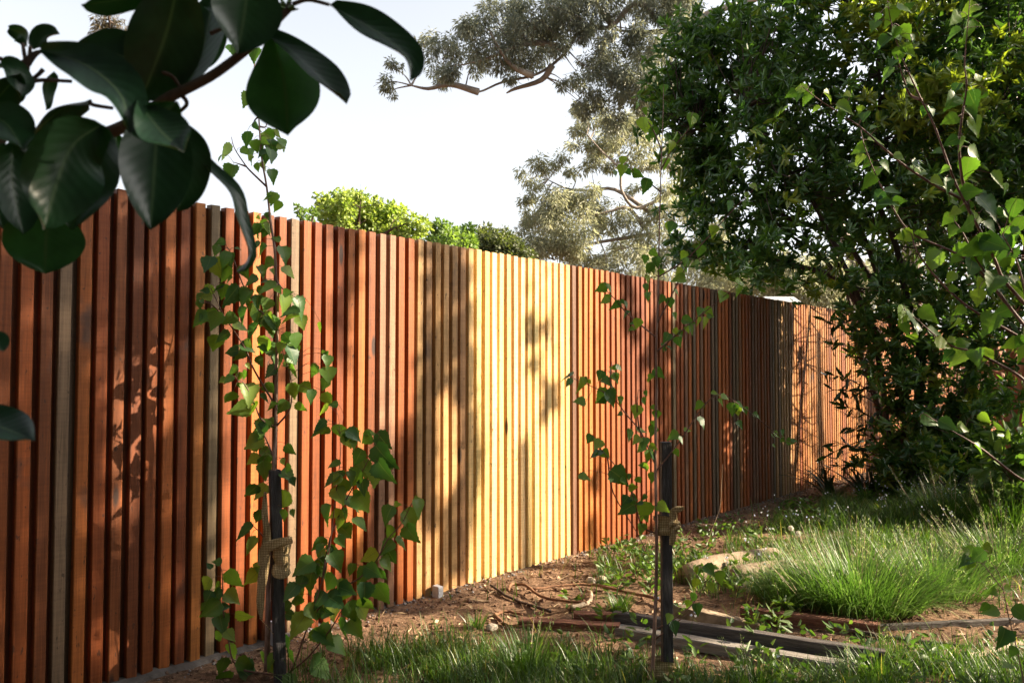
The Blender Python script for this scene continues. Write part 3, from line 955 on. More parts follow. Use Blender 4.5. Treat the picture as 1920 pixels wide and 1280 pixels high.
# tall shrub behind it at the right edge, with pinkish trunks
sb = gnd(1885, 880)
shr = thing('pink_stemmed_tree', 'tree with pinkish peeling trunks and yellow green leaves behind the right side of the bush', 'tree', sb)
SP2 = []
for q in ([(1885, 885), (1890, 800), (1875, 720), (1862, 660), (1840, 560), (1820, 400)], [(1885, 885), (1900, 780), (1895, 690), (1905, 600), (1930, 420)], [(1888, 800), (1870, 740), (1845, 690), (1838, 640)], [(1905, 890), (1915, 760), (1925, 640), (1960, 480)]):
    pts = [at(x, y, sb[1] + random.uniform(-.1, .1)) for x, y in q]
    pts[0][2] = max(0, pts[0][2])
    path = smooth_path(pts, 4); SP2.append(path)
    mb = MB(); mb.tube(path, lerp_r(.13, .03, len(path)), 8); mb.build('trunk', M_PINKBARK, shr, True)
Ps, Ds, tw = [], [], MB()
xs, ys = rng.uniform(1690, 2150, 420), rng.uniform(-150, 720, 420)
for x, y in zip(xs, ys):
    c = at(x, y, sb[1] + random.uniform(-1.2, 1.6))
    q = nearest_on(SP2, c)
    if np.linalg.norm(q - c) < 2.2: tw.tube([q, (q + c) / 2 + np.array([0, 0, -.08]), c], [.012, .007, .004], 4, False)
    b2, d = ball(60)
    Ps.append(c + b2 * .30); Ds.append(d + np.array([0, 0, -.35]))
tw.build('twigs', M_PINKBARK, shr, True, kind='stuff')
P, D = np.concatenate(Ps), np.concatenate(Ds)
Tw = sun_fence_T(P)
kp = ~((Tw > .6) & (rng.random(len(P)) < 1.0))
P, D = P[kp], D[kp]
crown('crown', P, D, rng.uniform(.08, .14, len(P)), rng.uniform(.03, .045, len(P)), M_BUSH2, shr, True)

# low leafy shrub at the right edge, grassy side
lb = gnd(1915, 985)
ls = thing('low_shrub', 'low shrub with broad fresh green leaves at the right edge beside the bush', 'shrub', lb)
Ps, Ds, tw = [], [], MB()
for x, y, r in ((1900, 930, 60), (1880, 880, 50), (1925, 860, 60), (1950, 920, 80), (1870, 945, 30), (1910, 830, 40), (1990, 880, 90)):
    c = at(x, y, lb[1] + random.uniform(-.3, .3))
    tw.tube(smooth_path([lb, (lb + c) / 2 + np.array([.05, 0, .05]), c], 3), lerp_r(.012, .004, 7), 5, False)
    n = 70
    b2, d = ball(n)
    Ps.append(c + b2 * r * lb[1] / F * 1.0); Ds.append(d + np.array([0, -.2, -.15]))
tw.build('stems', M_BARK, ls, True, kind='stuff')
P, D = np.concatenate(Ps), np.concatenate(Ds)
crown('crown', P, D, rng.uniform(.10, .17, len(P)), rng.uniform(.05, .075, len(P)), M_WEED, ls, True)

# strappy dark plants under the bush
STRAP = []
for i in range(5):
    r = random.Random(90 + i)
    b = r.uniform(.55, 1.15)
    out = []
    V, Fs = [], []
    for k in range(8):
        u = k / 7
        y = math.sin(b * u) / b if b else u
        z = -(1 - math.cos(b * u)) / b
        w = .034 * (1 - u ** 3) * (.55 + .45 * min(1, u * 4)) + .001
        V += [(-w, y, z + .006), (0, y, z - .004), (w, y, z + .006)]
        if k:
            a = (k - 1) * 3
            Fs += [(a, a + 1, a + 4, a + 3), (a + 1, a + 2, a + 5, a + 4)]
    STRAP.append(mesh_from('leaf', V, Fs, M_STRAP, True))
for (x, y, n, L, lab) in ((1560, 935, 26, .50, 'dark strappy leaved clump nearest the fence under the bush'), (1625, 938, 28, .55, 'dark strappy leaved clump in the middle under the bush'), (1700, 942, 28, .55, 'dark strappy leaved clump at the foot of the bush stems'), (1775, 945, 24, .5, 'dark strappy leaved clump under the right side of the bush')):
    p = gnd(x, y)
    t = thing('strappy_plant', lab, 'plant', p, 'strappy plants under the bush')
    for k in range(n):
        an = random.uniform(0, 2 * math.pi)
        tilt = random.uniform(.25, 1.1)
        d = np.array([math.cos(an) * math.sin(tilt), math.sin(an) * math.sin(tilt), math.cos(tilt)])
        nr = np.array([-math.cos(an) * math.cos(tilt), -math.sin(an) * math.cos(tilt), math.sin(tilt)])
        place_leaf(STRAP[k % 5], t, p + np.array([random.gauss(0, .03), random.gauss(0, .03), 0]), d, nr, L * random.uniform(.7, 1.15))

# ------------------------------------------------------------------ shade trees of the garden, to the right of the view
def shade_points():
    out = []
    # shade for the fence
    n = 60000
    s = rng.uniform(MIN_S - .5, 9.0, n); z = rng.uniform(-.1, FH + .25, n)
    Q = P0 + FD3 * s[:, None] + np.array([0, 0, 1.0]) * z[:, None]
    px, _ = project(np.stack([Q[:, 0], Q[:, 1], np.full(n, .78)], 1))
    nn = np.clip((vnoise(s * 5.5, z * 1.5, 21) * .7 + vnoise(s * 13, z * 4, 22) * .3 - .5) * 1.5 + .5, 0, 1)
    T = dapple(lit_fence(px, 1 - z / FH), nn)
    area = (9.5 - MIN_S) * (FH + .35) * (SUN @ FN3)
    dens = -np.log(np.maximum(T, .03)) / (.5 * .0040)
    keep = rng.random(n) < dens * area / n
    out.append((Q[keep], T[keep]))
    # shade for the ground and for the near branch
    n = 60000
    x = rng.uniform(-2.2, 5.0, n); y = rng.uniform(.2, 8.0, n)
    G = np.stack([x, y, np.zeros(n)], 1)
    gpx, gpy = project(G)
    front = y < 2.2
    T = lit_ground(gpx, gpy)
    T = np.where(front, .15, T)
    nn = np.clip((vnoise(x * 5, y * 5, 31) * .6 + vnoise(x * 13, y * 13, 32) * .4 - .5) * 1.5 + .5, 0, 1)
    T = dapple(T, nn)
    garden = (G - P0) @ FN3 > 0
    area = 7.2 * 7.8 * SUN[2]
    dens = -np.log(np.maximum(T, .10)) / (.5 * .0040)
    keep = (rng.random(n) < dens * area / n) & garden
    out.append((G[keep], T[keep]))
    n = 1600
    B = np.stack([rng.uniform(-.9, .1, n), rng.uniform(.7, 1.2, n), rng.uniform(.95, 1.9, n)], 1)
    out.append((B, np.zeros(n)))
    n = 5200
    B = np.stack([rng.uniform(3.0, 5.2, n), rng.uniform(7.3, 9.3, n), rng.uniform(0.0, 1.7, n)], 1)
    out.append((B, np.zeros(n)))
    return np.concatenate([o[0] for o in out])
Q = shade_points()
t = rng.uniform(6.6, 9.2, len(Q))
good = np.zeros(len(Q), bool)
for it in range(14):
    P = Q + SUN * t[:, None]
    px, py = project(P)
    good = ((px > 2040) | (py < -110)) & (P[:, 0] > 4.5)
    t = np.where(good, t, t + .8)
P = Q + SUN * t[:, None] + rng.normal(0, .02, (len(Q), 3))
ok = good & (t < 15)
P = P[ok]
LD_ = unit(rng.normal(size=(len(P), 3)) + np.array([0, 0, -.3]))
LL_ = rng.uniform(.085, .125, len(P))
P = P - LD_ * LL_[:, None] * .5
Tw = np.maximum(sun_fence_T(P), sun_fence_T(P + LD_ * LL_[:, None]))
cut = (Tw > .7) & (rng.random(len(P)) < .93)
# keep the sun on the birch that leans in at the right
tb_ = (1.0 - P[:, 0]) / SUN[0]
yb_, zb_ = P[:, 1] + SUN[1] * tb_, P[:, 2] + SUN[2] * tb_
cut |= (yb_ > 2.2) & (yb_ < 2.85) & (zb_ > .4) & (zb_ < 3.0) & (rng.random(len(P)) < .85)
# and some of it on the leafy birch beside the fence
tb_ = (-.6 - P[:, 0]) / SUN[0]
yb_, zb_ = P[:, 1] + SUN[1] * tb_, P[:, 2] + SUN[2] * tb_
cut |= (yb_ > 3.25) & (yb_ < 3.6) & (zb_ > .2) & (zb_ < 3.0) & (rng.random(len(P)) < .18)
P, LD_, LL_ = P[~cut], LD_[~cut], LL_[~cut]
tr_base = [np.array([7.4, 2.2, 0]), np.array([8.6, 5.6, 0]), np.array([10.2, 9.4, 0])]
tr_top = [b + np.array([0.1, .1, 5.2]) for b in tr_base]
which = np.argmin(np.stack([np.abs(P[:, 1] - b[1]) for b in tr_base], 1), 1)
labs = ['tall garden tree out of view on the right, nearest the camera', 'tall garden tree out of view on the right, middle one of three', 'tall garden tree out of view on the right, farthest, beside the bush']
for k in range(3):
    Pk = P[which == k]
    if not len(Pk): continue
    t_ = thing('garden_tree', labs[k], 'tree', tr_base[k], 'garden trees right of the view')
    path = smooth_path([tr_base[k], tr_base[k] + np.array([.1, -.05, 1.6]), tr_base[k] + np.array([-.05, .1, 3.2]), tr_top[k]], 4)
    mb = MB(); mb.tube(path, lerp_r(.16, .05, len(path)), 9); mb.build('trunk', M_BARK, t_, True)
    tw = MB()
    sel = rng.choice(len(Pk), min(160, len(Pk)), replace=False)
    for c in Pk[sel]:
        if sun_fence_T(c[None] + np.linspace(0, 1, 5)[:, None] * (np.array([tr_base[k][0], tr_base[k][1], max(c[2] - 1, 1.5)]) - c)[None]).max() > .55: continue
        z0 = min(max(c[2] - .6 - np.hypot(*(c[:2] - tr_base[k][:2])) * .35, 1.2), 4.9)
        q = nearest_on([path], np.array([tr_base[k][0], tr_base[k][1], z0]))
        tw.tube(smooth_path([q, (q + c) / 2 + np.array([0, 0, .1]), c], 3), lerp_r(.016, .004, 7), 4, False)
    tw.build('branches', M_BARK, t_, True, kind='stuff')
    n = len(Pk)
    D = LD_[which == k]
    crown('crown', Pk, D, LL_[which == k], rng.uniform(.05, .075, n), M_SHADE, t_, True)

# unseen hedges added behind and right of the camera to cut sky light
def hedge(label, a, b, w, h, n):
    a, b = np.array(a, float), np.array(b, float)
    t_ = thing('sky_blocking_hedge', label, 'hedge', a, 'added hedges blocking sky light')
    d = b - a; L = np.linalg.norm(d[:2]); d = d / L; q = np.array([-d[1], d[0], 0])
    mb = MB()
    for k in range(int(L / .9)):
        p = a + d * (k * .9 + .4)
        mb.tube(smooth_path([p, p + np.array([random.gauss(0, .1), random.gauss(0, .1), h * .5]), p + np.array([random.gauss(0, .2), random.gauss(0, .2), h * .92])], 3), lerp_r(.05, .012, 7), 5, False)
    mb.build('stems', M_BARK, t_, True, kind='stuff')
    u = rng.random(n) * L; v = rng.uniform(-1, 1, n)
    v = np.sign(v) * np.abs(v) ** .5
    z = h * rng.random(n) ** .85
    bump = .75 + .5 * vnoise(u * .8, z * .8, 71)
    top = h * (.86 + .28 * vnoise(u * .7, u * 0, 72))
    P = a + d * u[:, None] + q * (v * w / 2 * bump)[:, None]
    P[:, 2] = z / h * top
    D = unit(rng.normal(size=(n, 3)) + q * v[:, None])
    crown('crown', P, D, rng.uniform(.16, .24, n), rng.uniform(.09, .13, n), M_SHADE, t_, True)
hedge('tall dense hedge added behind the camera to block sky light', (-4.5, -2.2, 0), (13.5, -2.4, 0), 1.6, 9.0, 46000)
hedge('tall dense unseen hedge added along the right side to block sky light', (14.2, -2.5, 0), (14.6, 16, 0), 1.4, 4.2, 24000)

# ------------------------------------------------------------------ young birches
BIRCH_OUT = [(0, .01), (.03, .20), (.10, .31), (.17, .375), (.24, .40), (.31, .40), (.38, .375), (.46, .335), (.54, .285), (.62, .235), (.70, .18), (.78, .13), (.86, .08), (.93, .04), (1, .003)]
BL = [leaf_unit_mesh('leaf', M_BIRCH, BIRCH_OUT, f, cu, .034, 0, i) for i, (f, cu) in enumerate(((.12, .10), (.3, .2), (.45, .15), (.2, -.08), (.6, .3), (.05, .25), (.35, .35), (.25, .0)))]

def parse(s, ox, oy, k):
    out = []
    for tok in s.split():
        v = [float(a) for a in tok.split(',')]
        x, y, L = ox + v[0] / k, oy + v[1] / k, v[2] / k
        out.append((x, y, L, v[3] if len(v) > 3 else random.choice([60, 80, 100, 120, 90])))
    return out
def conv(pl, ox, oy, k):
    return [(ox + x / k, oy + y / k) for x, y in pl]

def sapling(label, base, Y, stem, branches, leaves, r0, group, facing=.0, spread=.12, br=.0045, ls=1.0):
    t = thing('birch_sapling', label, 'sapling', base, group)
    def P3(x, y, dy=0): return at(x, y, Y + dy)
    sp = [base] + [P3(x, y, .02 * math.sin(i * 1.7)) for i, (x, y) in enumerate(stem)]
    path = smooth_path(sp, 5)
    paths = [path]
    mb = MB(); mb.tube(path, [max(r0 * (1 - .86 * (i / (len(path) - 1)) ** .8), .0014) for i in range(len(path))], 7); mb.build('stem', M_BIRCHSTEM, t, True)
    for bi, q in enumerate(branches):
        dmax = random.uniform(-spread, spread)
        pts = [P3(x, y, dmax * i / max(1, len(q) - 1)) for i, (x, y) in enumerate(q)]
        st = nearest_on(paths, pts[0])
        if np.linalg.norm(st - pts[0]) < .12: pts[0] = st
        pa = smooth_path(pts, 4)
        paths.append(pa)
        m2 = MB(); m2.tube(pa, lerp_r(br, .0011, len(pa)), 5); m2.build('branch', M_TWIG, t, True)
    pet = MB()
    A = np.concatenate([np.array(p) for p in paths])
    apx, apy = project(A)
    leaves = list(leaves)
    for (x, y, L, ang) in list(leaves):
        if random.random() < .30 and len(leaves) < 292:
            leaves.append((x + random.gauss(0, .55) * L, y + random.gauss(0, .55) * L, L * random.uniform(.5, .85), ang + random.gauss(0, 40)))
    for (x, y, L, ang) in leaves:
        a = math.radians(ang + random.uniform(-14, 14))
        bx, by = x - math.cos(a) * L * .5, y - math.sin(a) * L * .5
        d2 = (apx - bx) ** 2 + (apy - by) ** 2
        j = int(np.argmin(d2))
        Yn = A[j][1] + random.uniform(-.03, .03)
        b = at(bx, by, Yn)
        dz = random.uniform(-.55, .45)
        dirv = unit(math.cos(a) * RIGHT - math.sin(a) * UP + dz * FWD)
        Lw = ls * L * Yn / F * math.sqrt(1 + dz * dz) * random.uniform(.92, 1.10)
        nrm = unit(-FWD * .75 + RIGHT * random.gauss(.15, .55) + UP * random.gauss(.45, .4))
        place_leaf(random.choice(BL), t, b, dirv, nrm, Lw, random.uniform(.88, 1.12))
        q = A[j]
        dist = np.linalg.norm(q - b)
        if dist < .22:
            mid = (q + b) / 2 + np.array([0, 0, .10 * dist]) - dirv * dist * .15
            pet.tube(smooth_path([q, mid, b], 2), [.0012, .001, .001, .0009, .0009], 3, False)
    pet.build('leaf_stalks', M_WEED if False else M_TWIG, t, True, kind='stuff')
    return t

LA = parse("315,115,80,80 443,145,100,90 410,410,100,100 455,570,70,80 390,640,90,110 445,680,70,60 420,745,90,110 380,715,60,50 505,650,80,90 500,740,80,100 550,690,100,60 565,610,80,20 610,670,80,60 525,610,70,180 265,710,100,130 235,760,50,110 300,850,110,110 455,810,50,80 490,800,50,60 550,860,80,55 550,1000,80,100 575,1050,80,110 520,1110,60,70 455,1190,80,120 505,1160,80,60 575,1245,50,160 540,745,90,70 475,700,70,90", 340, 60, 3.2)
LB = parse("460,40,90,110 510,30,70,60 575,92,45,200 480,160,90,150 620,180,100,60 530,240,80,110 635,290,90,50 485,285,80,60 425,340,80,150 380,290,90,60 263,210,100,110 225,260,130,70 265,300,110,130 240,110,50,150 210,160,70,120 215,385,80,160 165,400,80,110 245,400,90,120 340,150,40,20 315,430,130,110 390,440,110,120 510,350,60,20 480,395,60,20 530,390,110,150 585,400,60,60 640,410,60,0 612,480,120,90 465,465,80,100 520,485,80,110 430,510,70,100 455,560,100,110 375,545,100,110 350,610,90,30 430,640,110,120 535,580,110,30 550,620,110,90 650,560,130,160 700,500,130,60 720,590,90,70 120,570,110,150 205,575,110,100 190,550,110,140 110,480,50,90 115,440,60,120 245,680,110,140 195,715,110,110 300,765,90,160 360,790,100,140 390,740,90,20 485,735,130,130 465,825,70,60 640,690,90,60 690,700,100,80 665,785,110,60 600,730,80,150 575,820,90,80 650,810,80,40 675,880,90,80 540,885,90,120 310,880,80,150 345,915,60,90 380,905,60,100 290,930,60,120 285,1040,90,120 415,1020,130,80 525,985,80,60 360,1110,130,150 435,1110,100,120 665,1000,100,90 745,990,90,60 780,1030,80,80 610,1090,80,120 712,1098,70,30 490,1220,110,100 545,1200,80,60 460,1270,90,150 790,880,90,140 860,770,40,0 880,820,70,90 885,900,90,80 860,960,80,110 875,1050,90,80 850,1110,80,150 835,1210,100,140", 340, 420, 3.2)
LC = parse("350,10,70,120 315,75,90,130 320,115,60,150 370,125,60,30 310,165,70,140 360,180,80,100 355,215,90,90 300,320,80,120 350,320,80,120 335,450,80,110 270,515,90,150 295,590,90,100 315,745,90,130 330,700,50,90 125,675,50,170 75,790,80,120 210,760,110,40 85,850,70,120 120,840,70,150 200,855,90,30 100,905,110,140 160,975,90,60 165,900,40,0 260,945,90,20 195,1040,70,30 125,1050,60,150 200,1130,100,100 155,1195,90,110 260,1190,90,20 270,1240,110,30 350,1160,60,130 395,1170,80,120 160,1265,90,90 490,110,60,60 455,175,40,60 480,240,80,40 505,270,40,60 465,365,90,110 460,440,60,90 640,20,90,140 735,25,80,80 780,60,100,60 805,40,80,30 870,60,70,150 895,30,60,0 960,70,110,40 960,140,130,60 970,180,90,120 920,245,110,80 965,220,120,60 830,150,90,130 865,210,100,80 815,255,100,110 860,300,80,70 795,365,90,30 845,380,110,60 715,185,60,170 725,265,70,130 750,305,100,110 735,340,90,60 680,430,90,120 765,440,70,110 740,480,60,120 765,530,90,60 750,570,60,60 640,585,80,120 700,605,60,40 645,650,80,60 720,665,90,40 570,690,90,150 600,740,130,90 640,720,110,60 545,780,80,120 690,780,90,120 500,820,90,120 540,830,90,60 520,880,80,100 470,900,70,130 640,860,90,120 715,865,100,40 700,910,110,70 640,910,90,110 545,980,120,110 590,930,90,60 780,810,110,20 740,800,80,80 865,825,100,90 860,740,90,120 890,640,80,150 905,720,90,20 945,745,90,80 950,830,110,60 870,890,90,60 790,930,110,90 850,935,110,60 760,1000,100,90 815,1000,90,60 985,430,80,120 1030,385,40,0 1085,465,110,60 1135,400,90,60 1125,355,30,0 1100,530,100,40 990,535,80,130 980,600,80,140 1045,585,80,40 995,650,90,60 970,690,80,40 800,710,60,100 640,1050,110,50 670,1030,100,40 720,1100,110,60 470,1110,110,120 500,1165,90,100 600,1195,120,90 655,1210,120,50 490,1270,80,90 430,1260,90,120", 360, 800, 2.667)
B1Y = 3.42
b1 = gnd(500, 1256)
br1 = [conv(q, 340, 60, 3.2) for q in ([(503, 930), (410, 830), (375, 785), (320, 700), (300, 630)], [(375, 785), (310, 780)], [(468, 520), (440, 530), (430, 560)], [(478, 600), (505, 570), (515, 530)])]
br1 += [conv(q, 340, 420, 3.2) for q in ([(550, 1085), (440, 880), (385, 750), (310, 630), (250, 540), (190, 410), (150, 350)], [(580, 560), (470, 520), (430, 460), (375, 375), (335, 270), (300, 180), (260, 110)], [(565, 1240), (640, 1130), (660, 1060), (660, 940), (625, 820), (600, 740)], [(550, 1240), (480, 1170), (440, 1080), (380, 960), (330, 930)], [(250, 540), (180, 480), (110, 470)], [(565, 330), (600, 380), (650, 420)])]
br1 += [conv(q, 360, 800, 2.667) for q in ([(380, 1270), (480, 1240), (560, 1050), (620, 870), (680, 650), (720, 330), (740, 170), (740, 40)], [(650, 760), (690, 560), (760, 390), (800, 310), (870, 190), (940, 40)], [(590, 960), (700, 830), (830, 760), (920, 670), (980, 560), (1050, 480), (1100, 380), (1130, 350)], [(480, 1260), (580, 1150), (700, 1000), (760, 900), (850, 800)], [(390, 1240), (230, 1200), (180, 1050), (155, 900), (150, 720), (120, 680)], [(390, 640), (350, 540), (300, 490)], [(400, 170), (370, 60), (340, 0)])]
sapling('leafy young birch tied to the dark stake nearest the fence, full of green leaves', b1, B1Y,
        [(502, 1180), (504, 1090), (508, 1000), (514, 880), (517, 800), (518, 700), (520, 600), (516, 480), (508, 420), (500, 350), (490, 290), (484, 200), (476, 110), (472, 90)], br1, LA + LB + LC, .0125, 'young birches tied to stakes', ls=1.10)

LD = parse("210,150,70,150 245,145,60,30 245,200,50,80 280,230,60,120 325,225,40,70 330,270,45,150 380,315,60,100 360,310,40,160 435,60,60,100 430,110,50,60 425,150,50,80 430,190,50,100 450,70,50,80 565,110,80,170 610,45,60,90 660,50,40,60 565,170,50,60 490,200,50,120 535,220,60,80 860,125,60,10 840,160,60,90 765,195,70,110 715,260,60,60 665,260,50,130 690,310,60,90 665,305,50,80 615,300,60,20 635,345,60,60 560,350,40,60 580,365,50,60 575,400,60,80 510,380,60,140 500,420,40,90 530,425,30,30 480,540,60,30 440,560,40,90 50,555,80,170 65,585,50,120 115,600,90,80 145,575,40,60 210,550,50,120 270,512,40,170 300,515,40,30 285,565,60,80 245,585,70,20 215,655,100,140 260,660,90,40 300,670,50,80 300,730,30,150 375,720,70,90 340,825,60,110 405,805,60,20 375,850,50,140 415,670,40,40 420,635,30,40 450,810,60,100 410,870,70,110 395,890,60,150 435,925,70,80 460,925,70,60 420,975,50,90 450,1025,60,100 470,735,50,90 160,845,50,130 195,870,60,120 190,915,70,150 240,915,60,50 300,1020,110,30 325,1045,50,30 365,1065,50,0 325,1125,50,140 330,1160,80,150 370,1120,50,30 410,1180,100,90 425,1215,40,60 400,1260,60,90 740,635,40,0 790,650,50,30 770,680,50,30 820,710,70,80 850,720,50,60 850,685,40,30 880,715,40,60 665,690,50,140 680,765,60,70 615,805,40,0 545,830,60,160 580,850,40,60 565,910,50,60 940,745,60,30 1025,825,40,30 1055,850,30,20 1090,860,50,30 1105,850,30,0", 1040, 480, 2.461)
LD2 = parse("1560,490,40,100 1595,580,80,100 1600,520,50,60 1635,615,60,80 1615,640,40,90 1495,745,50,90 1490,790,60,110 1525,795,40,60 1570,810,60,20 1600,860,80,110 1555,800,50,40 1720,1050,60,120 1600,1200,50,120 1640,1170,50,60 1650,1210,50,90 1620,1240,60,100 1700,640,50,70 1690,760,60,60", 560, 0, 2.461)
LD3 = parse("10,420,60,90 140,555,70,110 60,640,70,100 45,680,60,80 45,1050,60,90 240,1070,60,100 180,1160,60,90 115,1225,70,100 320,955,60,90 395,910,50,80 425,870,50,60 385,945,40,90 280,1045,50,70 100,1180,50,110", 1240, 0, 2.462)
LD4 = parse("735,600,80,60 800,650,90,80 650,690,80,110 750,710,70,60 610,810,60,90 660,840,80,70 490,890,60,120 530,950,90,80 640,770,60,110", 1100, 880, 3.2)
B2Y = 3.27
b2 = gnd(1222, 1292)
br2 = [conv(q, 1040, 480, 2.461) for q in ([(465, 375), (400, 320), (330, 260), (250, 170), (200, 150)], [(475, 455), (560, 365), (690, 260), (800, 170), (860, 120)], [(470, 295), (540, 180), (600, 60), (640, -20)], [(470, 980), (430, 880), (390, 800), (330, 730), (270, 655), (170, 600), (110, 575), (60, 550)], [(270, 655), (255, 560), (265, 490)], [(400, 1300), (400, 1240), (360, 1100), (290, 980), (230, 910), (180, 850)], [(480, 1000), (530, 915), (600, 820), (680, 700), (760, 635), (830, 670), (940, 750), (1050, 840), (1110, 862)], [(220, 930), (270, 1090), (380, 1275), (440, 1400)], [(395, 810), (380, 700), (385, 620)])]
br2 += [conv(q, 560, 0, 2.461) for q in ([(1670, 690), (1640, 610), (1600, 540), (1570, 490)], [(1665, 900), (1600, 830), (1560, 800), (1495, 740)])]
br2 += [conv(q, 1240, 0, 2.462) for q in ([(-15, 1260), (110, 1200), (230, 1080), (320, 980), (400, 900), (440, 860)], [(-10, 800), (50, 690), (130, 590), (140, 530)])]
br2 += [conv(q, 1100, 880, 3.2) for q in ([(420, 960), (520, 900), (640, 800), (740, 640), (800, 600)], [(420, 1000), (560, 900), (660, 830)])]
sapling('thin sparse young birch tied to the dark stake standing in the front grass', b2, B2Y,
        [(1226, 1200), (1230, 1100), (1231, 1000), (1229, 900), (1229, 830), (1231, 730), (1230, 660), (1233, 590), (1235, 500), (1237, 400), (1240, 300), (1243, 220), (1244, 165)], br2, LD + LD2 + LD3 + LD4, .0085, 'young birches tied to stakes', br=.0033, ls=.95)

LE = parse("1050,90,140,100 1080,160,80,100 970,130,80,140 1010,205,110,150 1125,170,110,60 1145,245,90,50 1105,260,90,90 1060,300,60,120 1040,345,90,140 1125,40,80,30 1415,50,110,160 1345,95,90,130 1350,155,90,150 1420,155,120,100 1495,130,80,30 1440,205,60,40 1360,262,60,160 1415,340,60,70 1440,325,70,0 1350,415,80,120 1455,425,90,40 1440,470,110,60 1330,480,100,130 1320,560,110,150 1430,535,90,40 1450,590,120,60 1400,650,80,30 1330,660,90,160 1450,710,90,50 1420,790,130,100 1300,785,70,160 635,415,90,150 670,455,70,120 630,455,70,110 785,445,80,30 850,505,100,20 815,495,60,150 830,545,60,80 915,510,50,100 925,550,70,120 970,595,60,160 990,655,80,10 1100,725,60,20 1190,770,80,20 1150,805,110,160 1210,780,60,20 1290,850,100,20 910,690,80,150 915,745,80,120 1040,770,80,30 985,805,90,140 950,850,110,120 1060,890,70,40 1000,905,70,130 1040,940,90,10 1000,955,70,120 1080,960,60,60 1120,1090,90,160 1210,1090,50,30 1120,400,50,100 1180,390,100,20 1240,525,70,80 1215,515,60,100 1390,890,120,160 1430,890,100,0 1330,920,80,120 1500,970,150,60 1555,840,110,40 1590,880,70,60 1390,960,90,140 1465,1010,110,20 1400,1050,110,150 1320,1020,90,130 1340,1075,80,140 1500,1130,130,30 1590,1130,100,70 1380,1180,130,140 1440,1200,130,60 1520,1210,130,40 1610,1230,90,80 1630,975,120,100 1640,1050,120,120 1250,1210,130,110 1190,1210,50,100", 1240, 0, 2.462)
LF = parse("1205,60,70,80 1290,60,60,60 1370,210,150,110 1290,215,60,100 1480,355,60,10 1550,140,150,130 1600,190,170,60 1690,210,130,50 1690,120,160,20 1545,255,130,120 1670,340,150,110 1760,300,150,0 1650,560,170,120 1740,480,130,160 1780,660,120,160 1180,510,130,110 1250,540,150,70 1340,500,130,50 1210,450,60,0 1300,570,80,10 1380,595,100,20 1425,655,110,20 1540,650,100,0 1680,720,150,30 1500,740,150,130 1585,740,120,110 1840,650,100,90 1345,1070,100,10 1440,1100,110,40 1540,1120,100,20 1640,1060,70,60 1620,1230,90,30 1790,90,160,100 1750,200,150,110 1820,330,120,60 1500,480,90,130", 1280, 420, 2.909)
LG = parse("1610,805,60,170 1700,790,50,20 1650,1040,110,130 1760,920,110,40 1720,1115,60,120 1680,1190,70,160 1600,910,100,170 1500,610,90,130 1545,620,90,120 1490,660,70,130 1465,640,70,150", 1280, 820, 2.783)
br3 = [conv(q, 1240, 0, 2.462) for q in ([(1690, 1420), (1580, 1290), (1540, 1200), (1480, 1080), (1420, 970), (1360, 850), (1300, 690), (1260, 580), (1200, 460), (1130, 310), (1095, 220), (1060, 100), (1040, -20)], [(1200, 465), (1150, 440), (1120, 370), (1085, 250)], [(1410, 950), (1400, 870), (1385, 800), (1375, 660), (1390, 530), (1410, 400), (1400, 300), (1410, 170), (1425, -10)], [(1430, 985), (1390, 925), (1270, 860), (1130, 770), (1010, 670), (910, 580), (740, 470), (650, 400)], [(920, 600), (940, 680), (1000, 830), (1080, 980), (1160, 1080), (1340, 1160)])]
br3[4] = br3[4][::-1]
br3[4] = [(1935, 640), (1880, 560), (1830, 500)] + br3[4]
br3 += [conv(q, 1280, 420, 2.909) for q in ([(1900, 660), (1860, 630), (1600, 480), (1460, 370), (1340, 240), (1270, 130), (1250, 60), (1220, 10)], [(1880, 600), (1780, 450), (1700, 330), (1600, 190), (1530, 50), (1480, -20)], [(1960, 930), (1862, 850), (1680, 740), (1560, 690), (1480, 670), (1380, 610), (1290, 530), (1210, 470)], [(1960, 1460), (1862, 1400), (1650, 1240), (1560, 1180), (1440, 1110), (1310, 1030)])]
B3Y = 2.5
b3 = gnd(1985, 1455)
sapling('young birch leaning in from the right edge in front of the dark bush, largest leaves', b3, B3Y,
        [(1980, 1250), (1968, 1000), (1950, 760), (1930, 600), (1910, 500), (1880, 440)], br3, LE + LF, .012, 'young birches tied to stakes', br=.0055, ls=.88)
b4 = gnd(1925, 1330)
sapling('tiny dark birch shoot with few leaves in the grass of the lower right corner', b4, b4[1],
        [(1918, 1270), (1905, 1210), (1890, 1150), (1875, 1080), (1855, 1050)], [conv(q, 1280, 820, 2.783) for q in ([(1640, 790), (1600, 700), (1560, 655), (1500, 640)], [(1690, 950), (1750, 900)], [(1720, 1050), (1640, 1000)])], LG, .004, 'young birches tied to stakes', br=.002)

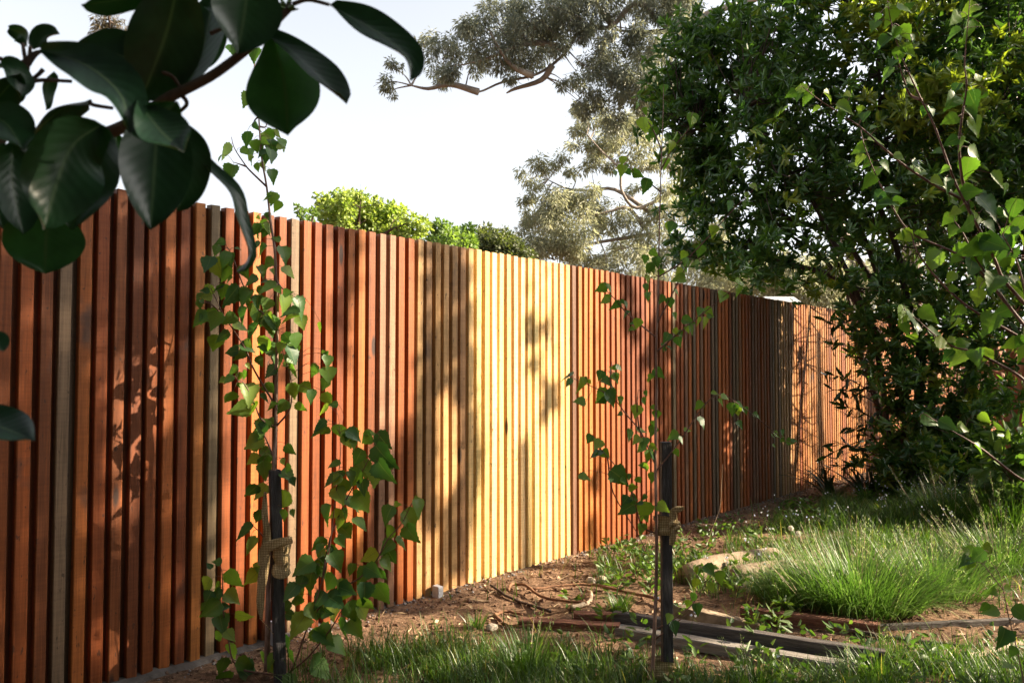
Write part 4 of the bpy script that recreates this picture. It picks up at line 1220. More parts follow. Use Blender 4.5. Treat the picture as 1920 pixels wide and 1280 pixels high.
# ------------------------------------------------------------------ stakes and burlap ties
def stake(label, base, top_z, size, rot):
    t = MB()
    h = size / 2
    c = []
    for (z, k) in ((-.05, 1), (top_z, .97)):
        for (sx, sy) in ((-1, -1), (1, -1), (1, 1), (-1, 1)):
            x, y = sx * h * k, sy * h * k
            c.append((base[0] + x * math.cos(rot) - y * math.sin(rot) + (.012 if z > 0 else 0) * 0, base[1] + x * math.sin(rot) + y * math.cos(rot), z))
    t.box8(c)
    me = mesh_from('wooden_stake', [np.array(v) - base for v in t.V], t.Fc, M_STAKE)
    o = put('wooden_stake', me, None, base)
    md = o.modifiers.new('bevel', 'BEVEL'); md.width = .0025; md.segments = 2
    tag(o, label, 'stake', 'garden stakes beside the birches')
    return o
s1 = gnd(525, 1265)
s1Y = s1[1]
top1 = at(515, 880, s1Y)
stake('dark square stake in the soil beside the leafy birch near the fence', s1, top1[2], .044, math.radians(28))
bpy.data.objects['wooden_stake'].rotation_euler = (0, math.atan2(top1[0] - s1[0], top1[2]) , 0)
s2Y = 3.30
s2 = at(1247, 700, s2Y); s2[2] = 0
stake('dark square stake in the front grass beside the thin birch', s2, at(1244, 828, s2Y)[2], .041, math.radians(4))

def ribbon(mb, pts, nrm, widths, thick=.003, waves=0.0):
    """cloth strip along pts (world), facing nrm, with thickness"""
    pts = smooth_path(pts, 5)
    n = len(pts)
    cols = 5
    V = []
    for i, p in enumerate(pts):
        a, b = pts[max(i - 1, 0)], pts[min(i + 1, n - 1)]
        t = unit(b - a)
        nn = nrm if not callable(nrm) else nrm(i / (n - 1))
        side = unit(np.cross(t, nn))
        u = i / (n - 1)
        w = np.interp(u, np.linspace(0, 1, len(widths)), widths)
        for k in range(cols):
            v = k / (cols - 1) - .5
            V.append(p + side * w * v + nn * (waves * math.sin(v * 9 + i * .8)))
    off = len(V)
    V2 = [v - (nrm if not callable(nrm) else nrm(.5)) * thick for v in V]
    Fs = []
    for i in range(n - 1):
        for k in range(cols - 1):
            a = i * cols + k
            Fs.append((a, a + 1, a + cols + 1, a + cols))
            Fs.append((off + a, off + a + cols, off + a + cols + 1, off + a + 1))
    for i in range(n - 1):
        a = i * cols
        Fs.append((a, a + cols, off + a + cols, off + a))
        a = i * cols + cols - 1
        Fs.append((a, off + a, off + a + cols, a + cols))
    mb.add(V + V2, Fs)

def band(mb, c, z0, z1, ra, rb, seed=0, n=36, rows=15):
    """loop of cloth around stake and stem: ra half width in X, rb in Y"""
    r = random.Random(seed)
    V, Fs = [], []
    for j in range(rows):
        v = j / (rows - 1)
        for i in range(n):
            a = 2 * math.pi * i / n
            k = 1 + .05 * math.sin(3 * a + v * 6 + seed) + .05 * math.sin(v * 10 + seed)
            k += .07 * math.sin(v * 15 + 1.7 * math.sin(a + seed) + seed) + .04 * math.sin(v * 31 + 3 * a)
            sq = (abs(math.cos(a)) ** 4 + abs(math.sin(a)) ** 4) ** -.25
            V.append((c[0] + ra * k * sq * math.cos(a), c[1] + rb * k * sq * math.sin(a), z0 + (z1 - z0) * v + .006 * math.sin(2 * a + seed) + r.uniform(-.001, .001)))
    for j in range(rows - 1):
        for i in range(n):
            i2 = (i + 1) % n
            Fs.append((j * n + i, j * n + i2, (j + 1) * n + i2, (j + 1) * n + i))
    mb.add(V, Fs)

TC = -FWD
tb = at(525, 1040, s1Y)
tie = thing('burlap_tie', 'wide burlap strap wrapped round the stake beside the fence with its tail hanging', 'tie', tb, 'burlap ties on the stakes')
mb = MB(); band(mb, at(528, 1042, s1Y) * np.array([1, 1, 0]), at(525, 1078, s1Y)[2], at(525, 1008, s1Y)[2], .031, .034, 1); mb.build('wrap', M_BURLAP, tie, True)
mb = MB(); ribbon(mb, [at(548, 1012, s1Y - .046), at(520, 1018, s1Y - .055), at(497, 1030, s1Y - .05), at(490, 1060, s1Y - .045)], TC, [.025, .04, .045, .03], .004, .003); mb.build('fold', M_BURLAP, tie, True)
mb = MB(); ribbon(mb, [at(500, 1040, s1Y - .05), at(492, 1085, s1Y - .05), at(488, 1125, s1Y - .05), at(490, 1160, s1Y - .048)], TC, [.03, .038, .032, .010], .004, .005); mb.build('tail', M_BURLAP, tie, True)
mb = MB(); ribbon(mb, [at(497, 922, s1Y - .035), at(496, 960, s1Y - .04), at(500, 1000, s1Y - .045), at(498, 1030, s1Y - .045)], TC, [.012, .024, .03, .04], .004, .004); mb.build('strip', M_BURLAP, tie, True)
mb = MB(); mb.tube(smooth_path([at(486, 1158, s1Y - .05), at(500, 1172, s1Y - .06), at(513, 1188, s1Y - .05)], 3), .0012, 4); mb.build('thread', M_BURLAP, tie, True)

def knot_tie(label, cx, cy, w, h, tails, knot):
    p = at(cx, cy, s2Y)
    t = thing('burlap_tie', label, 'tie', p, 'burlap ties on the stakes')
    m1 = MB(); c = at(cx, cy, s2Y); c[2] = 0
    band(m1, c, at(cx, cy + h / 2, s2Y)[2], at(cx, cy - h / 2, s2Y)[2], w * s2Y / F / 2, .034, 5); m1.build('wrap', M_BURLAP, t, True)
    if knot:
        kx, ky, kr = knot
        m2 = MB(); k3 = at(kx, ky, s2Y - .045)
        ring = [k3 + kr * np.array([math.cos(a), .5 * math.sin(2 * a), math.sin(a) * .8]) for a in np.linspace(0, 2 * math.pi, 12)]
        m2.tube(ring, [kr * .62] * 12, 7); m2.build('knot', M_BURLAP, t, True)
    for q, ws in tails:
        m3 = MB(); ribbon(m3, [at(x, y, s2Y - .05) for x, y in q], TC, ws, .004, .004); m3.build('tail', M_BURLAP, t, True)
knot_tie('burlap strap knotted halfway up the front stake, ends sticking out', 1247, 985, 38, 36, [([(1268, 985), (1262, 962), (1270, 955), (1283, 952)], [.02, .03, .025, .012]), ([(1266, 990), (1262, 1008), (1258, 1022)], [.02, .028, .012])], (1265, 984, .016))
knot_tie('burlap strap looped low round the front stake among the grass', 1240, 1254, 48, 36, [([(1255, 1262), (1268, 1275), (1282, 1290)], [.04, .035, .02])], None)

# ------------------------------------------------------------------ magnolia branch, close to the camera
def c1(x, y): return (x / 2.461, y / 2.461)
mg = thing('magnolia', 'big dark glossy magnolia leaves hanging close into the upper left corner', 'shrub', (-1.15, .55, 0))
def mag_leaf(pts, W, roll=0.0, Y=.80, dY=0.0, cup=.10, wave=.05, peak=.5):
    """pts in the first-crop scale (base..tip); W the width in that scale when seen flat"""
    P = [at(*c1(x, y), Y + dY * i / (len(pts) - 1)) for i, (x, y) in enumerate(pts)]
    path = smooth_path(P, 8)
    # resample
    A = np.array(path); seg = np.r_[0, np.cumsum(np.linalg.norm(np.diff(A, axis=0), axis=1))]
    n, m = 25, 11
    uu = np.linspace(0, 1, n)
    Q = np.stack([np.interp(uu * seg[-1], seg, A[:, k]) for k in range(3)], 1)
    Wm = 1.03 * W / 2.461 * Y / F
    r = math.radians(roll)
    V, ribv, veinv = [], [], []
    ph = random.uniform(0, 6)
    ex = math.log(.5) / math.log(peak)
    for i in range(n):
        t = unit(Q[min(i + 1, n - 1)] - Q[max(i - 1, 0)])
        tov = unit(np.array([0, 0, CH]) - Q[i])
        side = unit(np.cross(t, tov)); nn = np.cross(side, t)
        s2 = side * math.cos(r) + nn * math.sin(r)
        n2 = np.cross(s2, t)
        u = uu[i]
        w = Wm / 2 * max(math.sin(math.pi * min(max(u ** ex, 0), 1)), 0) ** .72 + .0006
        for k in range(m):
            v = 2 * k / (m - 1) - 1
            wv = wave * Wm * math.sin(u * 11 + ph + (2 if v > 0 else 0)) * v * v
            V.append(Q[i] + s2 * w * v + n2 * (cup * Wm * v * v * (1 if w > .002 else 0) + wv - .02 * Wm * (1 - abs(v)) ** 3))
            ribv.append(abs(v)); veinv.append((u * 11 - abs(v) * 2.6) * 2 * math.pi)
    Fs = [(i * m + k, i * m + k + 1, (i + 1) * m + k + 1, (i + 1) * m + k) for i in range(n - 1) for k in range(m - 1)]
    me = mesh_from('leaf', V, Fs, M_MAG, True)
    a_ = me.attributes.new('rib', 'FLOAT', 'POINT'); a_.data.foreach_set('value', np.array(ribv, dtype=np.float32))
    a_ = me.attributes.new('vein', 'FLOAT', 'POINT'); a_.data.foreach_set('value', np.array(veinv, dtype=np.float32))
    return put('leaf', me, mg)
ML = [
 # pts, W, roll, Y, dY, cup, wave, peak
 ([(760, -40), (560, 0), (375, 25)], 150, 52, .80, -.03, .1, .03, .6),
 ([(830, -120), (770, 150), (650, 470)], 330, 12, .80, .03, .08, .03, .5),
 ([(840, 430), (930, 240), (985, -30)], 230, 40, .84, .03, .1, .03, .55),
 ([(1150, -120), (1130, 60), (1098, 250)], 310, 12, .80, .0, .12, .02, .45),
 ([(1255, 165), (1310, 380), (1327, 625)], 330, -14, .86, -.02, .12, .02, .62),
 ([(1212, 150), (1380, 260), (1600, 478)], 210, 58, .83, -.03, .15, .02, .6),
 ([(1518, 22), (1700, 120), (1830, 210), (1890, 280), (1895, 372)], 190, 48, .82, -.02, .15, .03, .5),
 ([(185, 228), (400, 300), (560, 440), (595, 615)], 230, 28, .70, -.03, .12, .03, .55),
 ([(350, 225), (540, 250), (730, 340)], 220, 25, .82, .02, .1, .03, .5),
 ([(412, 465), (270, 520), (90, 690)], 210, 62, .80, -.02, .15, .02, .5),
 ([(470, 575), (320, 700), (200, 1060)], 330, 16, .72, -.03, .14, .09, .5),
 ([(480, 580), (420, 800), (330, 1060)], 250, -20, .75, -.02, .12, .05, .5),
 ([(240, 900), (215, 1060), (205, 1262)], 330, -10, .80, .0, .1, .03, .6),
 ([(60, 640), (60, 850), (110, 1080)], 210, 25, .78, .0, .12, .06, .5),
 ([(20, 660), (-40, 850), (20, 1060)], 200, 20, .80, .0, .12, .05, .5),
 ([(730, 470), (715, 760), (695, 1060)], 300, 8, .76, -.02, .12, .02, .5),
 ([(820, 470), (720, 560), (600, 590)], 170, 15, .70, .0, .2, .04, .5),
 ([(640, 470), (740, 600), (850, 700)], 220, 30, .69, -.02, .15, .04, .6),
 ([(820, 560), (870, 740), (825, 975)], 190, 25, .82, .0, .15, .04, .5),
 ([(845, 585), (935, 745), (1065, 880), (1100, 1000), (1140, 1120), (1150, 1190), (1092, 1255)], 110, 62, .84, .0, .2, .02, .5),
 ([(125, 215), (100, 160), (40, 130)], 80, 30, .86, .0, .2, .04, .5),
 ([(155, 230), (210, 165), (275, 158)], 100, 45, .86, .0, .2, .02, .45),
 ([(0, 290), (60, 330), (95, 450)], 150, 45, .80, .0, .15, .04, .5),
 ([(95, 340), (40, 400), (-40, 490)], 150, 35, .80, .0, .15, .04, .5),
 ([(250, 330), (215, 410), (213, 508)], 80, 50, .84, .0, .15, .02, .4),
 ([(560, 150), (460, 170), (355, 225)], 100, 60, .86, .0, .15, .02, .5),
 ([(-80, 520), (30, 570), (110, 690)], 200, 20, .76, .0, .12, .05, .5),
 ([(535, 620), (550, 670), (575, 720)], 70, 20, .84, .0, .1, .02, .5),
 ([(700, 330), (640, 240), (560, 190)], 200, 20, .84, .0, .1, .02, .5),
 ([(640, 460), (560, 380), (440, 330)], 180, 25, .85, .0, .1, .02, .5),
 ([(990, 40), (960, 160), (870, 330)], 180, 30, .88, .0, .1, .02, .5),
 ([(-150, 1950), (-20, 1960), (160, 2030)], 190, 32, .72, -.02, .14, .03, .5),
 ([(-80, 1560), (-20, 1580), (18, 1620)], 110, 30, .74, .0, .1, .02, .5),
 ([(940, 30), (1000, 30), (1060, 20)], 70, 45, .84, .0, .1, .02, .5),
]
for i_, a in enumerate(ML):
    o = mag_leaf(*a)
    if i_ in (4, 12, 27): o.data.materials[0] = M_MAG2
def mag_twig(pts, r0, r1, Y=.83, name='twig', mat=None):
    P = [p if len(p) == 3 else at(*c1(*p), Y) for p in pts]
    path = smooth_path(P, 5)
    mb = MB(); mb.tube(path, lerp_r(r0, r1, len(path)), 7); mb.build(name, mat or M_DARKBARK, mg, True)
mag_twig([(-1.15, .55, 0), (-1.1, .6, .7), (-.95, .72, 1.15), (-.75, .80, 1.32)], .018, .010, name='stem')
mag_twig([(-.75, .80, 1.32), (-150, 760), (200, 700), (490, 615), (640, 545), (780, 450), (850, 415), (1000, 335), (1180, 195), (1290, 85), (1350, 25)], .008, .0036, name='branch')
mag_twig([(-.75, .80, 1.32), (-60, 760), (0, 670), (40, 550), (110, 400), (130, 300)], .006, .0022, name='branch')
for q in ([(130, 300), (160, 260), (190, 235)], [(130, 380), (200, 370), (330, 376)], [(125, 310), (112, 250), (105, 200)], [(135, 300), (138, 250), (140, 215)], [(0, 270), (70, 305), (160, 245), (190, 240)], [(970, 155), (1040, 125)], [(840, 440), (862, 480), (820, 525)], [(1350, 20), (1420, 0), (1518, 22)], [(30, 520), (40, 450)], [(1270, 110), (1258, 170)], [(200, 320), (170, 350), (125, 380)], [(720, 325), (790, 350), (830, 400)], [(412, 465), (430, 485), (520, 500)]):
    mag_twig(q, .0024, .0018)
mb = MB()
for k in range(9):
    d = unit(np.array([random.gauss(0, 1), random.gauss(0, .5), random.gauss(.2, 1)]))
    p = at(*c1(1325, 42), .83)
    mb.tube([p - d * .002, p + d * .007, p + d * .014], [.0018, .0022, .0004], 5)
mb.build('bud', M_MIDGREEN, mg, True)

# ------------------------------------------------------------------ fallen timber, roots, logs, stones
def plank(name, label, cat, fl, fr, h, w, mat, group=None, hr=None, wr=None, bend=0.0):
    """fl, fr: photo pixels of the front bottom corners on the ground"""
    a, b = gnd(*fl), gnd(*fr)
    d = unit(b - a); back = np.array([-d[1], d[0], 0.0])
    hr = h if hr is None else hr
    wr = w if wr is None else wr
    n = 12
    V, Fs = [], []
    for i in range(n + 1):
        u = i / n
        p = a + (b - a) * u + back * bend * math.sin(math.pi * u)
        hh, ww = h + (hr - h) * u, w + (wr - w) * u
        j = lambda s: random.uniform(-s, s)
        z0 = -.012
        bv = .004
        for (yy, zz) in ((0, z0), (0, hh - bv), (bv, hh), (ww - bv, hh), (ww, hh - bv), (ww, z0)):
            V.append(p + back * (yy + j(.0015)) + np.array([0, 0, zz + j(.0015)]))
    k = 6
    for i in range(n):
        for q in range(k):
            q2 = (q + 1) % k
            Fs.append((i * k + q, i * k + q2, (i + 1) * k + q2, (i + 1) * k + q)[::-1])
    Fs.append(tuple(range(k))); Fs.append(tuple(n * k + q for q in range(k))[::-1])
    ang = math.atan2(d[1], d[0])
    # local frame along the plank so that the grain follows it
    c, s_ = math.cos(-ang), math.sin(-ang)
    V = [np.array(v) - a for v in V]
    V = [(v[0] * c - v[1] * s_, v[0] * s_ + v[1] * c, v[2]) for v in V]
    o = put(name, mesh_from(name, V, Fs, mat), None, a)
    o.rotation_euler = (0, 0, ang)
    tag(o, label, cat, group)
    return o
GP = 'old boards lying on the ground'
plank('old_plank', 'long dark grey board on edge running right past the front stake', 'plank', (1148, 1178), (1660, 1258), .078, .050, M_PLANK, GP)
plank('old_plank', 'pale grey topped board lying flat along the front of the long dark board', 'plank', (1150, 1190), (1610, 1268), .036, .075, M_GREYTOP, GP, None, None, 0)
plank('old_plank', 'splintered reddish rotten board end lying left of the front stake', 'plank', (972, 1176), (1160, 1191), .032, .07, M_REDPLANK, GP, .045)
plank('old_plank', 'short weathered reddish board butted to the left end of the long dark board', 'plank', (1076, 1174), (1147, 1177), .062, .06, M_REDPLANK, GP)
plank('timber_offcut', 'thick pale brown tapering timber offcut behind the long dark board', 'timber', (1258, 1172), (1425, 1184), .095, .07, M_LOG, GP, .03, .05, .02)
plank('old_plank', 'reddish brown rotten board behind the pale timber offcut, below the big grass tussock', 'plank', (1388, 1164), (1650, 1196), .065, .05, M_REDPLANK, GP, .06)
plank('old_plank', 'thin dark batten lying farthest right behind the grass', 'plank', (1640, 1184), (1935, 1170), .03, .03, M_PLANK, GP)

def stick(name, label, cat, pts, r0, r1, mat, z=.01, group=None):
    P = []
    for (x, y) in pts:
        p = gnd(x, y); p[2] = ground_h(p[0], p[1]) + z; P.append(p)
    path = smooth_path(P, 6)
    path = [p + np.array([0, 0, random.uniform(-.002, .004)]) for p in path]
    mb = MB(); mb.tube(path, lerp_r(r0, r1, len(path)), 7)
    o = mb.build(name, mat, None, True)
    tag(o, label, cat, group)
    return o
GS = 'roots and sticks on the soil'
stick('curved_root', 'hooked brown root curling up on the bare soil in front of the pale slats', 'root', [(953, 1118), (957, 1108), (968, 1105), (985, 1112), (1010, 1126), (1045, 1141), (1100, 1148)], .009, .007, M_STICK, .03, GS)
stick('fallen_stick', 'dark straight stick lying left of the hooked root', 'stick', [(920, 1106), (960, 1127), (1000, 1141), (1032, 1152)], .007, .009, M_DARKBARK, .012, GS)
stick('fallen_stick', 'long orange brown stick lying across the soil towards the front stake', 'stick', [(1000, 1116), (1050, 1109), (1105, 1108), (1165, 1120), (1230, 1138), (1300, 1160)], .006, .010, M_STICK, .025, GS)
stick('pale_root', 'pale forked dry root piece on the soil left of the bright grass tuft', 'root', [(1070, 1152), (1095, 1148), (1107, 1138), (1108, 1124), (1102, 1116)], .014, .007, M_PALESTICK, .02, GS)
stick('bent_root', 'thin root bent into a hoop beside the rotten board end', 'root', [(1000, 1180), (955, 1172), (930, 1158), (932, 1150), (952, 1147), (980, 1152)], .011, .007, M_STICK, .012, GS)
stick('curved_root', 'small pale looped root against the pale timber offcut', 'root', [(1310, 1186), (1285, 1172), (1268, 1158), (1266, 1148), (1282, 1144), (1305, 1150)], .008, .006, M_PALESTICK, .03, GS)
stick('pale_branch', 'pale bare branch lying on the litter at the right edge', 'branch', [(1810, 1236), (1860, 1222), (1900, 1212), (1950, 1200)], .016, .01, M_PALESTICK, .02, GS)
stick('fallen_stick', 'dark stick lying on the litter below the thin dark batten', 'stick', [(1590, 1192), (1650, 1200), (1760, 1206), (1810, 1212)], .012, .008, M_DARKBARK, .012, GS)

def log(label, a, b, ra, rb):
    """a, b photo pixels of the ground line under each end"""
    A, B = gnd(*a), gnd(*b)
    A[2] = ra * .8; B[2] = rb * .8
    pts, rad = [], []
    d = B - A
    for i in range(15):
        u = i / 14
        k = 1.0
        if i == 0 or i == 14: k = .8
        pts.append(A + d * u + np.array([random.gauss(0, .004), random.gauss(0, .004), .012 * math.sin(u * 5)]))
        rad.append((ra + (rb - ra) * u) * k * random.uniform(.985, 1.015))
    mb = MB(); mb.tube(pts, rad, 16)
    mb.V = [tuple(np.array(v) - A) for v in mb.V]
    o = put('log', mesh_from('log', mb.V, mb.Fc, M_LOG, True), None, A)
    tag(o, label, 'log', 'logs lying in the grass')
log('pale smooth log lying in the grass with shadow stripes on its far end', (1285, 1098), (1452, 1046), .070, .050)
log('brownish log half hidden by grass right of the pale striped log', (1375, 1098), (1560, 1068), .06, .05)
def rock(name, label, cat, px, size, mat, seed, flat=.6, group=None):
    r = np.random.default_rng(seed)
    import bmesh
    bm = bmesh.new()
    bmesh.ops.create_icosphere(bm, subdivisions=2, radius=1)
    for v in bm.verts:
        k = 1 + r.uniform(-.14, .14)
        v.co = Vector((v.co.x * size[0] * k, v.co.y * size[1] * k, max(v.co.z, -.4) * size[2] * k))
    me = bpy.data.meshes.new(name); bm.to_mesh(me); bm.free()
    me.materials.append(mat)
    p = gnd(*px)
    o = put(name, me, None, (p[0], p[1], size[2] * .35 + float(ground_h(p[0], p[1]))))
    o.rotation_euler = (0, 0, r.uniform(0, 3))
    tag(o, label, cat, group)
rock('flat_stone', 'flat pale stone in the grass in front of the logs', 'stone', (1402, 1108), (.10, .07, .035), M_STONE, 1)
rock('garden_stone', 'pale round stone on the lit soil, left of a pair behind the bright grass tuft', 'stone', (1108, 1092), (.035, .03, .028), M_STONE, 2, group='pale stones on the soil')
rock('garden_stone', 'pale round stone on the lit soil, right of a pair behind the bright grass tuft', 'stone', (1128, 1090), (.036, .03, .026), M_STONE, 3, group='pale stones on the soil')
rock('garden_stone', 'pale yellowish stone at the edge of the front grass below the bent root', 'stone', (922, 1180), (.032, .026, .022), M_STONE, 4, group='pale stones on the soil')
def block(label, x0, x1, ytop, ybot):
    Y = gnd((x0 + x1) / 2, ybot)[1]
    a, b = at(x0, ybot, Y), at(x1, ybot, Y)
    h = at(x0, ytop, Y)[2]
    w = b[0] - a[0]
    c = np.array([(a[0] + b[0]) / 2, Y + .03, 0])
    u, v = FD3 * w * .62, -FN3 * .05
    mb = MB()
    base = c - u / 2
    up = np.array([0, 0, h])
    dn = np.array([0, 0, -.02])
    mb.box8([base + dn, base + u + dn, base + u + v + dn, base + v + dn, base + up, base + u * .96 + up * .94, base + u + v + up, base + v + up])
    o = put('concrete_block', mesh_from('concrete_block', [np.array(p) - c for p in mb.V], mb.Fc, M_CONC), None, c)
    md = o.modifiers.new('bevel', 'BEVEL'); md.width = .004; md.segments = 2
    tag(o, label, 'block', 'concrete bits at the fence foot')
block('small pale concrete block at the foot of the tan slats', 815, 837, 1101, 1122)
block('small pale concrete piece at the fence foot behind the leafy birch', 508, 524, 1170, 1212)

# ------------------------------------------------------------------ grass
def blades(P, H, W, lean, az, bend, tint, seg=3):
    """P base points; H heights; lean/az; returns verts, quad faces"""
    n = len(P)
    d = np.stack([np.cos(az), np.sin(az), np.zeros(n)], 1)
    s = np.stack([-np.sin(az + rng.normal(0, .6, n)), np.cos(az), np.zeros(n)], 1)
    s = unit(s)
    V = []
    for k in range(seg + 1):
        u = k / seg
        ang = lean + bend * u
        p = P + d * (H * u * np.sin(ang))[:, None] + np.array([0, 0, 1.0]) * (H * u * np.cos(ang))[:, None]
        w = (W * (1 - u ** 1.6) + .0003)[:, None]
        V += [p - s * w / 2, p + s * w / 2]
    V = np.stack(V, 1)
    k = 2 * (seg + 1)
    f = np.array([[2 * i, 2 * i + 1, 2 * i + 3, 2 * i + 2] for i in range(seg)])
    Fs = (f[None] + (np.arange(n) * k)[:, None, None]).reshape(-1, 4)
    return V.reshape(-1, 3), Fs, np.repeat(tint, k)
def grass_density(px, py):
    d = np.full(px.shape, .012)
    def reg(cond, v): d[cond] = np.maximum(d[cond], v)
    edge = np.where(px < 1250, 1216 + np.clip((px - 950) * .07, 0, 20), np.where(px < 1640, 1252 + (px - 1250) * .10, 1245)) + 10 * np.sin(px / 70.0)
    reg((py > edge) & (px > 640), 1.0)
    reg((py > edge - 22) & (px > 780) & (px < 1150), .2)
    reg((py > 1235) & (px > 540), .35)
    reg((px > 1360) & (py > 1010) & (py < 1150), .35)
    reg((px > 1360) & (py > 1235), .35)
    reg((px > 1440) & (py > 990) & (py < 1040), .9)
    reg((px > 1540) & (py > 950) & (py < 1000), 1.0)
    reg((px > 1120) & (px < 1320) & (py > 1045) & (py < 1100), .55)
    reg((px > 1300) & (px < 1560) & (py > 1065) & (py < 1125), .9)
    reg((px > 1560) & (py > 1120) & (py < 1160), .3)
    reg((px > 1660) & (py > 1235), .85)
    reg((px > 1600) & (py > 1215), .55)
    reg((px > 1640) & (py > 1000) & (py < 1100), .5)
    bare = ((px > 1420) & (py > 1180) & (py < 1225)) | ((px > 1740) & (py > 1110) & (py < 1180))
    d[bare] *= .35
    low = (px > 850) & (px < 1330) & (py > 1120) & (py < 1165)
    d[low] = np.minimum(d[low], .04)
    return d
n = 340000
x = rng.uniform(-.9, 7.0, n); y = 2.55 + (rng.random(n) ** 1.3) * 7.6
P = np.stack([x, y, ground_h(x, y)], 1)
px, py = project(np.stack([x, y, np.zeros(n)], 1))
den = grass_density(px, py) * np.clip(vnoise(x * 4.2, y * 4.2, 51) * 1.7 - .15, .08, 1)
fd = (P - P0) @ FN3
den[fd < .12] = 0
keep = (rng.random(n) < den) & (px > 300) & (px < 2120)
P, px, py = P[keep], px[keep], py[keep]
n = len(P)
H = rng.uniform(.05, .17, n) * np.where((py < 1005) & (px > 1400), 1.35, 1.0)
H *= np.where((px > 1700) & (py < 1000), 1.2, 1.0)
H *= np.where((py > 1180) & (py < 1275) & (px > 1150) & (px < 1640), .55, 1.0)
v, f, t = blades(P, H, rng.uniform(.0025, .0060, n), rng.normal(.15, .2, n), rng.uniform(0, 2 * math.pi, n), rng.uniform(.1, 1.0, n), np.clip(rng.random(n) * .85 + (rng.random(n) < .09) * .4, 0, 1))
g = put('grass', mesh_from('grass', v, f, M_GRASS, False, t))
tag(g, 'unmown green grass growing over the garden floor', 'grass', None, 'stuff')

def tussock(label, x, y, n, H, R, leanmax, mat=None, seeds=0, W=(.003, .006)):
    p = gnd(x, y)
    a = rng.uniform(0, 2 * math.pi, n); r = R * np.sqrt(rng.random(n))
    Q = np.stack([p[0] + r * np.cos(a), p[1] + r * np.sin(a), np.full(n, float(ground_h(p[0], p[1])))], 1)
    lean = np.clip(r / R * leanmax + rng.normal(0, .12, n), -.1, 1.3)
    v, f, t = blades(Q, H * rng.uniform(.55, 1.1, n), rng.uniform(*W, n), lean * .6, a + rng.normal(0, .4, n), rng.uniform(.1, .8, n) * leanmax, np.clip(rng.normal(.4, .22, n), 0, 1), 4)
    th = thing('grass_tussock', label, 'grass clump', p, 'grass tufts')
    put('blades', mesh_from('blades', v, f, mat or M_TUSSOCK, False, t), th, kind='stuff')
    if seeds:
        Ps, Ds = [], []
        mb = MB()
        for k in range(seeds):
            an = random.uniform(0, 2 * math.pi); rr = R * math.sqrt(random.random()); ln = rr / R * leanmax * .75 + random.gauss(0, .08)
            b = np.array([p[0] + rr * math.cos(an), p[1] + rr * math.sin(an), 0])
            hh = H * random.uniform(.95, 1.35)
            e = b + hh * np.array([math.cos(an) * math.sin(ln), math.sin(an) * math.sin(ln), math.cos(ln)])
            mb.tube([b, (b + e) / 2, e], [.0012, .001, .0007], 3, False)
            m = 16
            u = rng.uniform(.66, 1.0, m)
            Ps.append(b + (e - b) * u[:, None] + rng.normal(0, .006, (m, 3)))
            Ds.append(unit((e - b)[None] / hh + rng.normal(0, .45, (m, 3))))
        mb.build('stalks', M_TUSSOCK if False else M_PALESTICK, th, kind='stuff')
        P_, D_ = np.concatenate(Ps), np.concatenate(Ds)
        crown('seed_heads', P_, D_, .016, .0035, M_TUSSOCK, th, False, np.clip(rng.normal(.85, .12, len(P_)), 0, 1), 'stuff')
    return th
tussock('largest grass tussock, sunlit with pale seed heads, in the middle of the right side grass', 1610, 1140, 1700, .36, .30, 1.05, None, 60, (.004, .009))
tussock('big sunlit grass tussock to the right of the largest one', 1755, 1120, 900, .31, .24, 1.05, None, 40, (.004, .008))
tussock('seeding sunlit grass tussock at the right edge of the photo', 1880, 1065, 700, .32, .22, 1.05, None, 60, (.003, .007))
tussock('sunlit grass tussock between the logs and the largest tussock', 1490, 1130, 600, .22, .20, .95, None, 12, (.004, .008))
tussock('bright green grass tuft on the soil left of the front stake', 1163, 1150, 130, .13, .045, .8, M_GRASS, 0, (.004, .008))
tussock('small green grass tuft at the soil edge left of the bent root', 893, 1175, 60, .10, .035, .7, M_GRASS, 0, (.004, .008))
tussock('shaded feathery tussock under the bush right of its stems', 1790, 985, 700, .40, .25, .8, M_GRASS, 30)
tussock('shaded feathery tussock at the right edge below the low shrub', 1890, 1000, 700, .40, .25, .8, M_GRASS, 30)
tussock('grass tuft in the near grass left of the front stake, tall blades', 985, 1262, 160, .22, .08, .6, M_GRASS, 3, (.004, .008))
tussock('grass tuft in the near grass right of the front stake, tall blades', 1420, 1290, 160, .16, .09, .7, M_GRASS, 3, (.004, .008))

tussock('grass tuft hiding the right end of the long dark board', 1650, 1272, 260, .17, .11, .9, M_GRASS, 4, (.003, .007))
tussock('grass tuft in front of the right end of the pale topped board', 1595, 1285, 200, .13, .10, .9, M_GRASS, 3, (.003, .007))

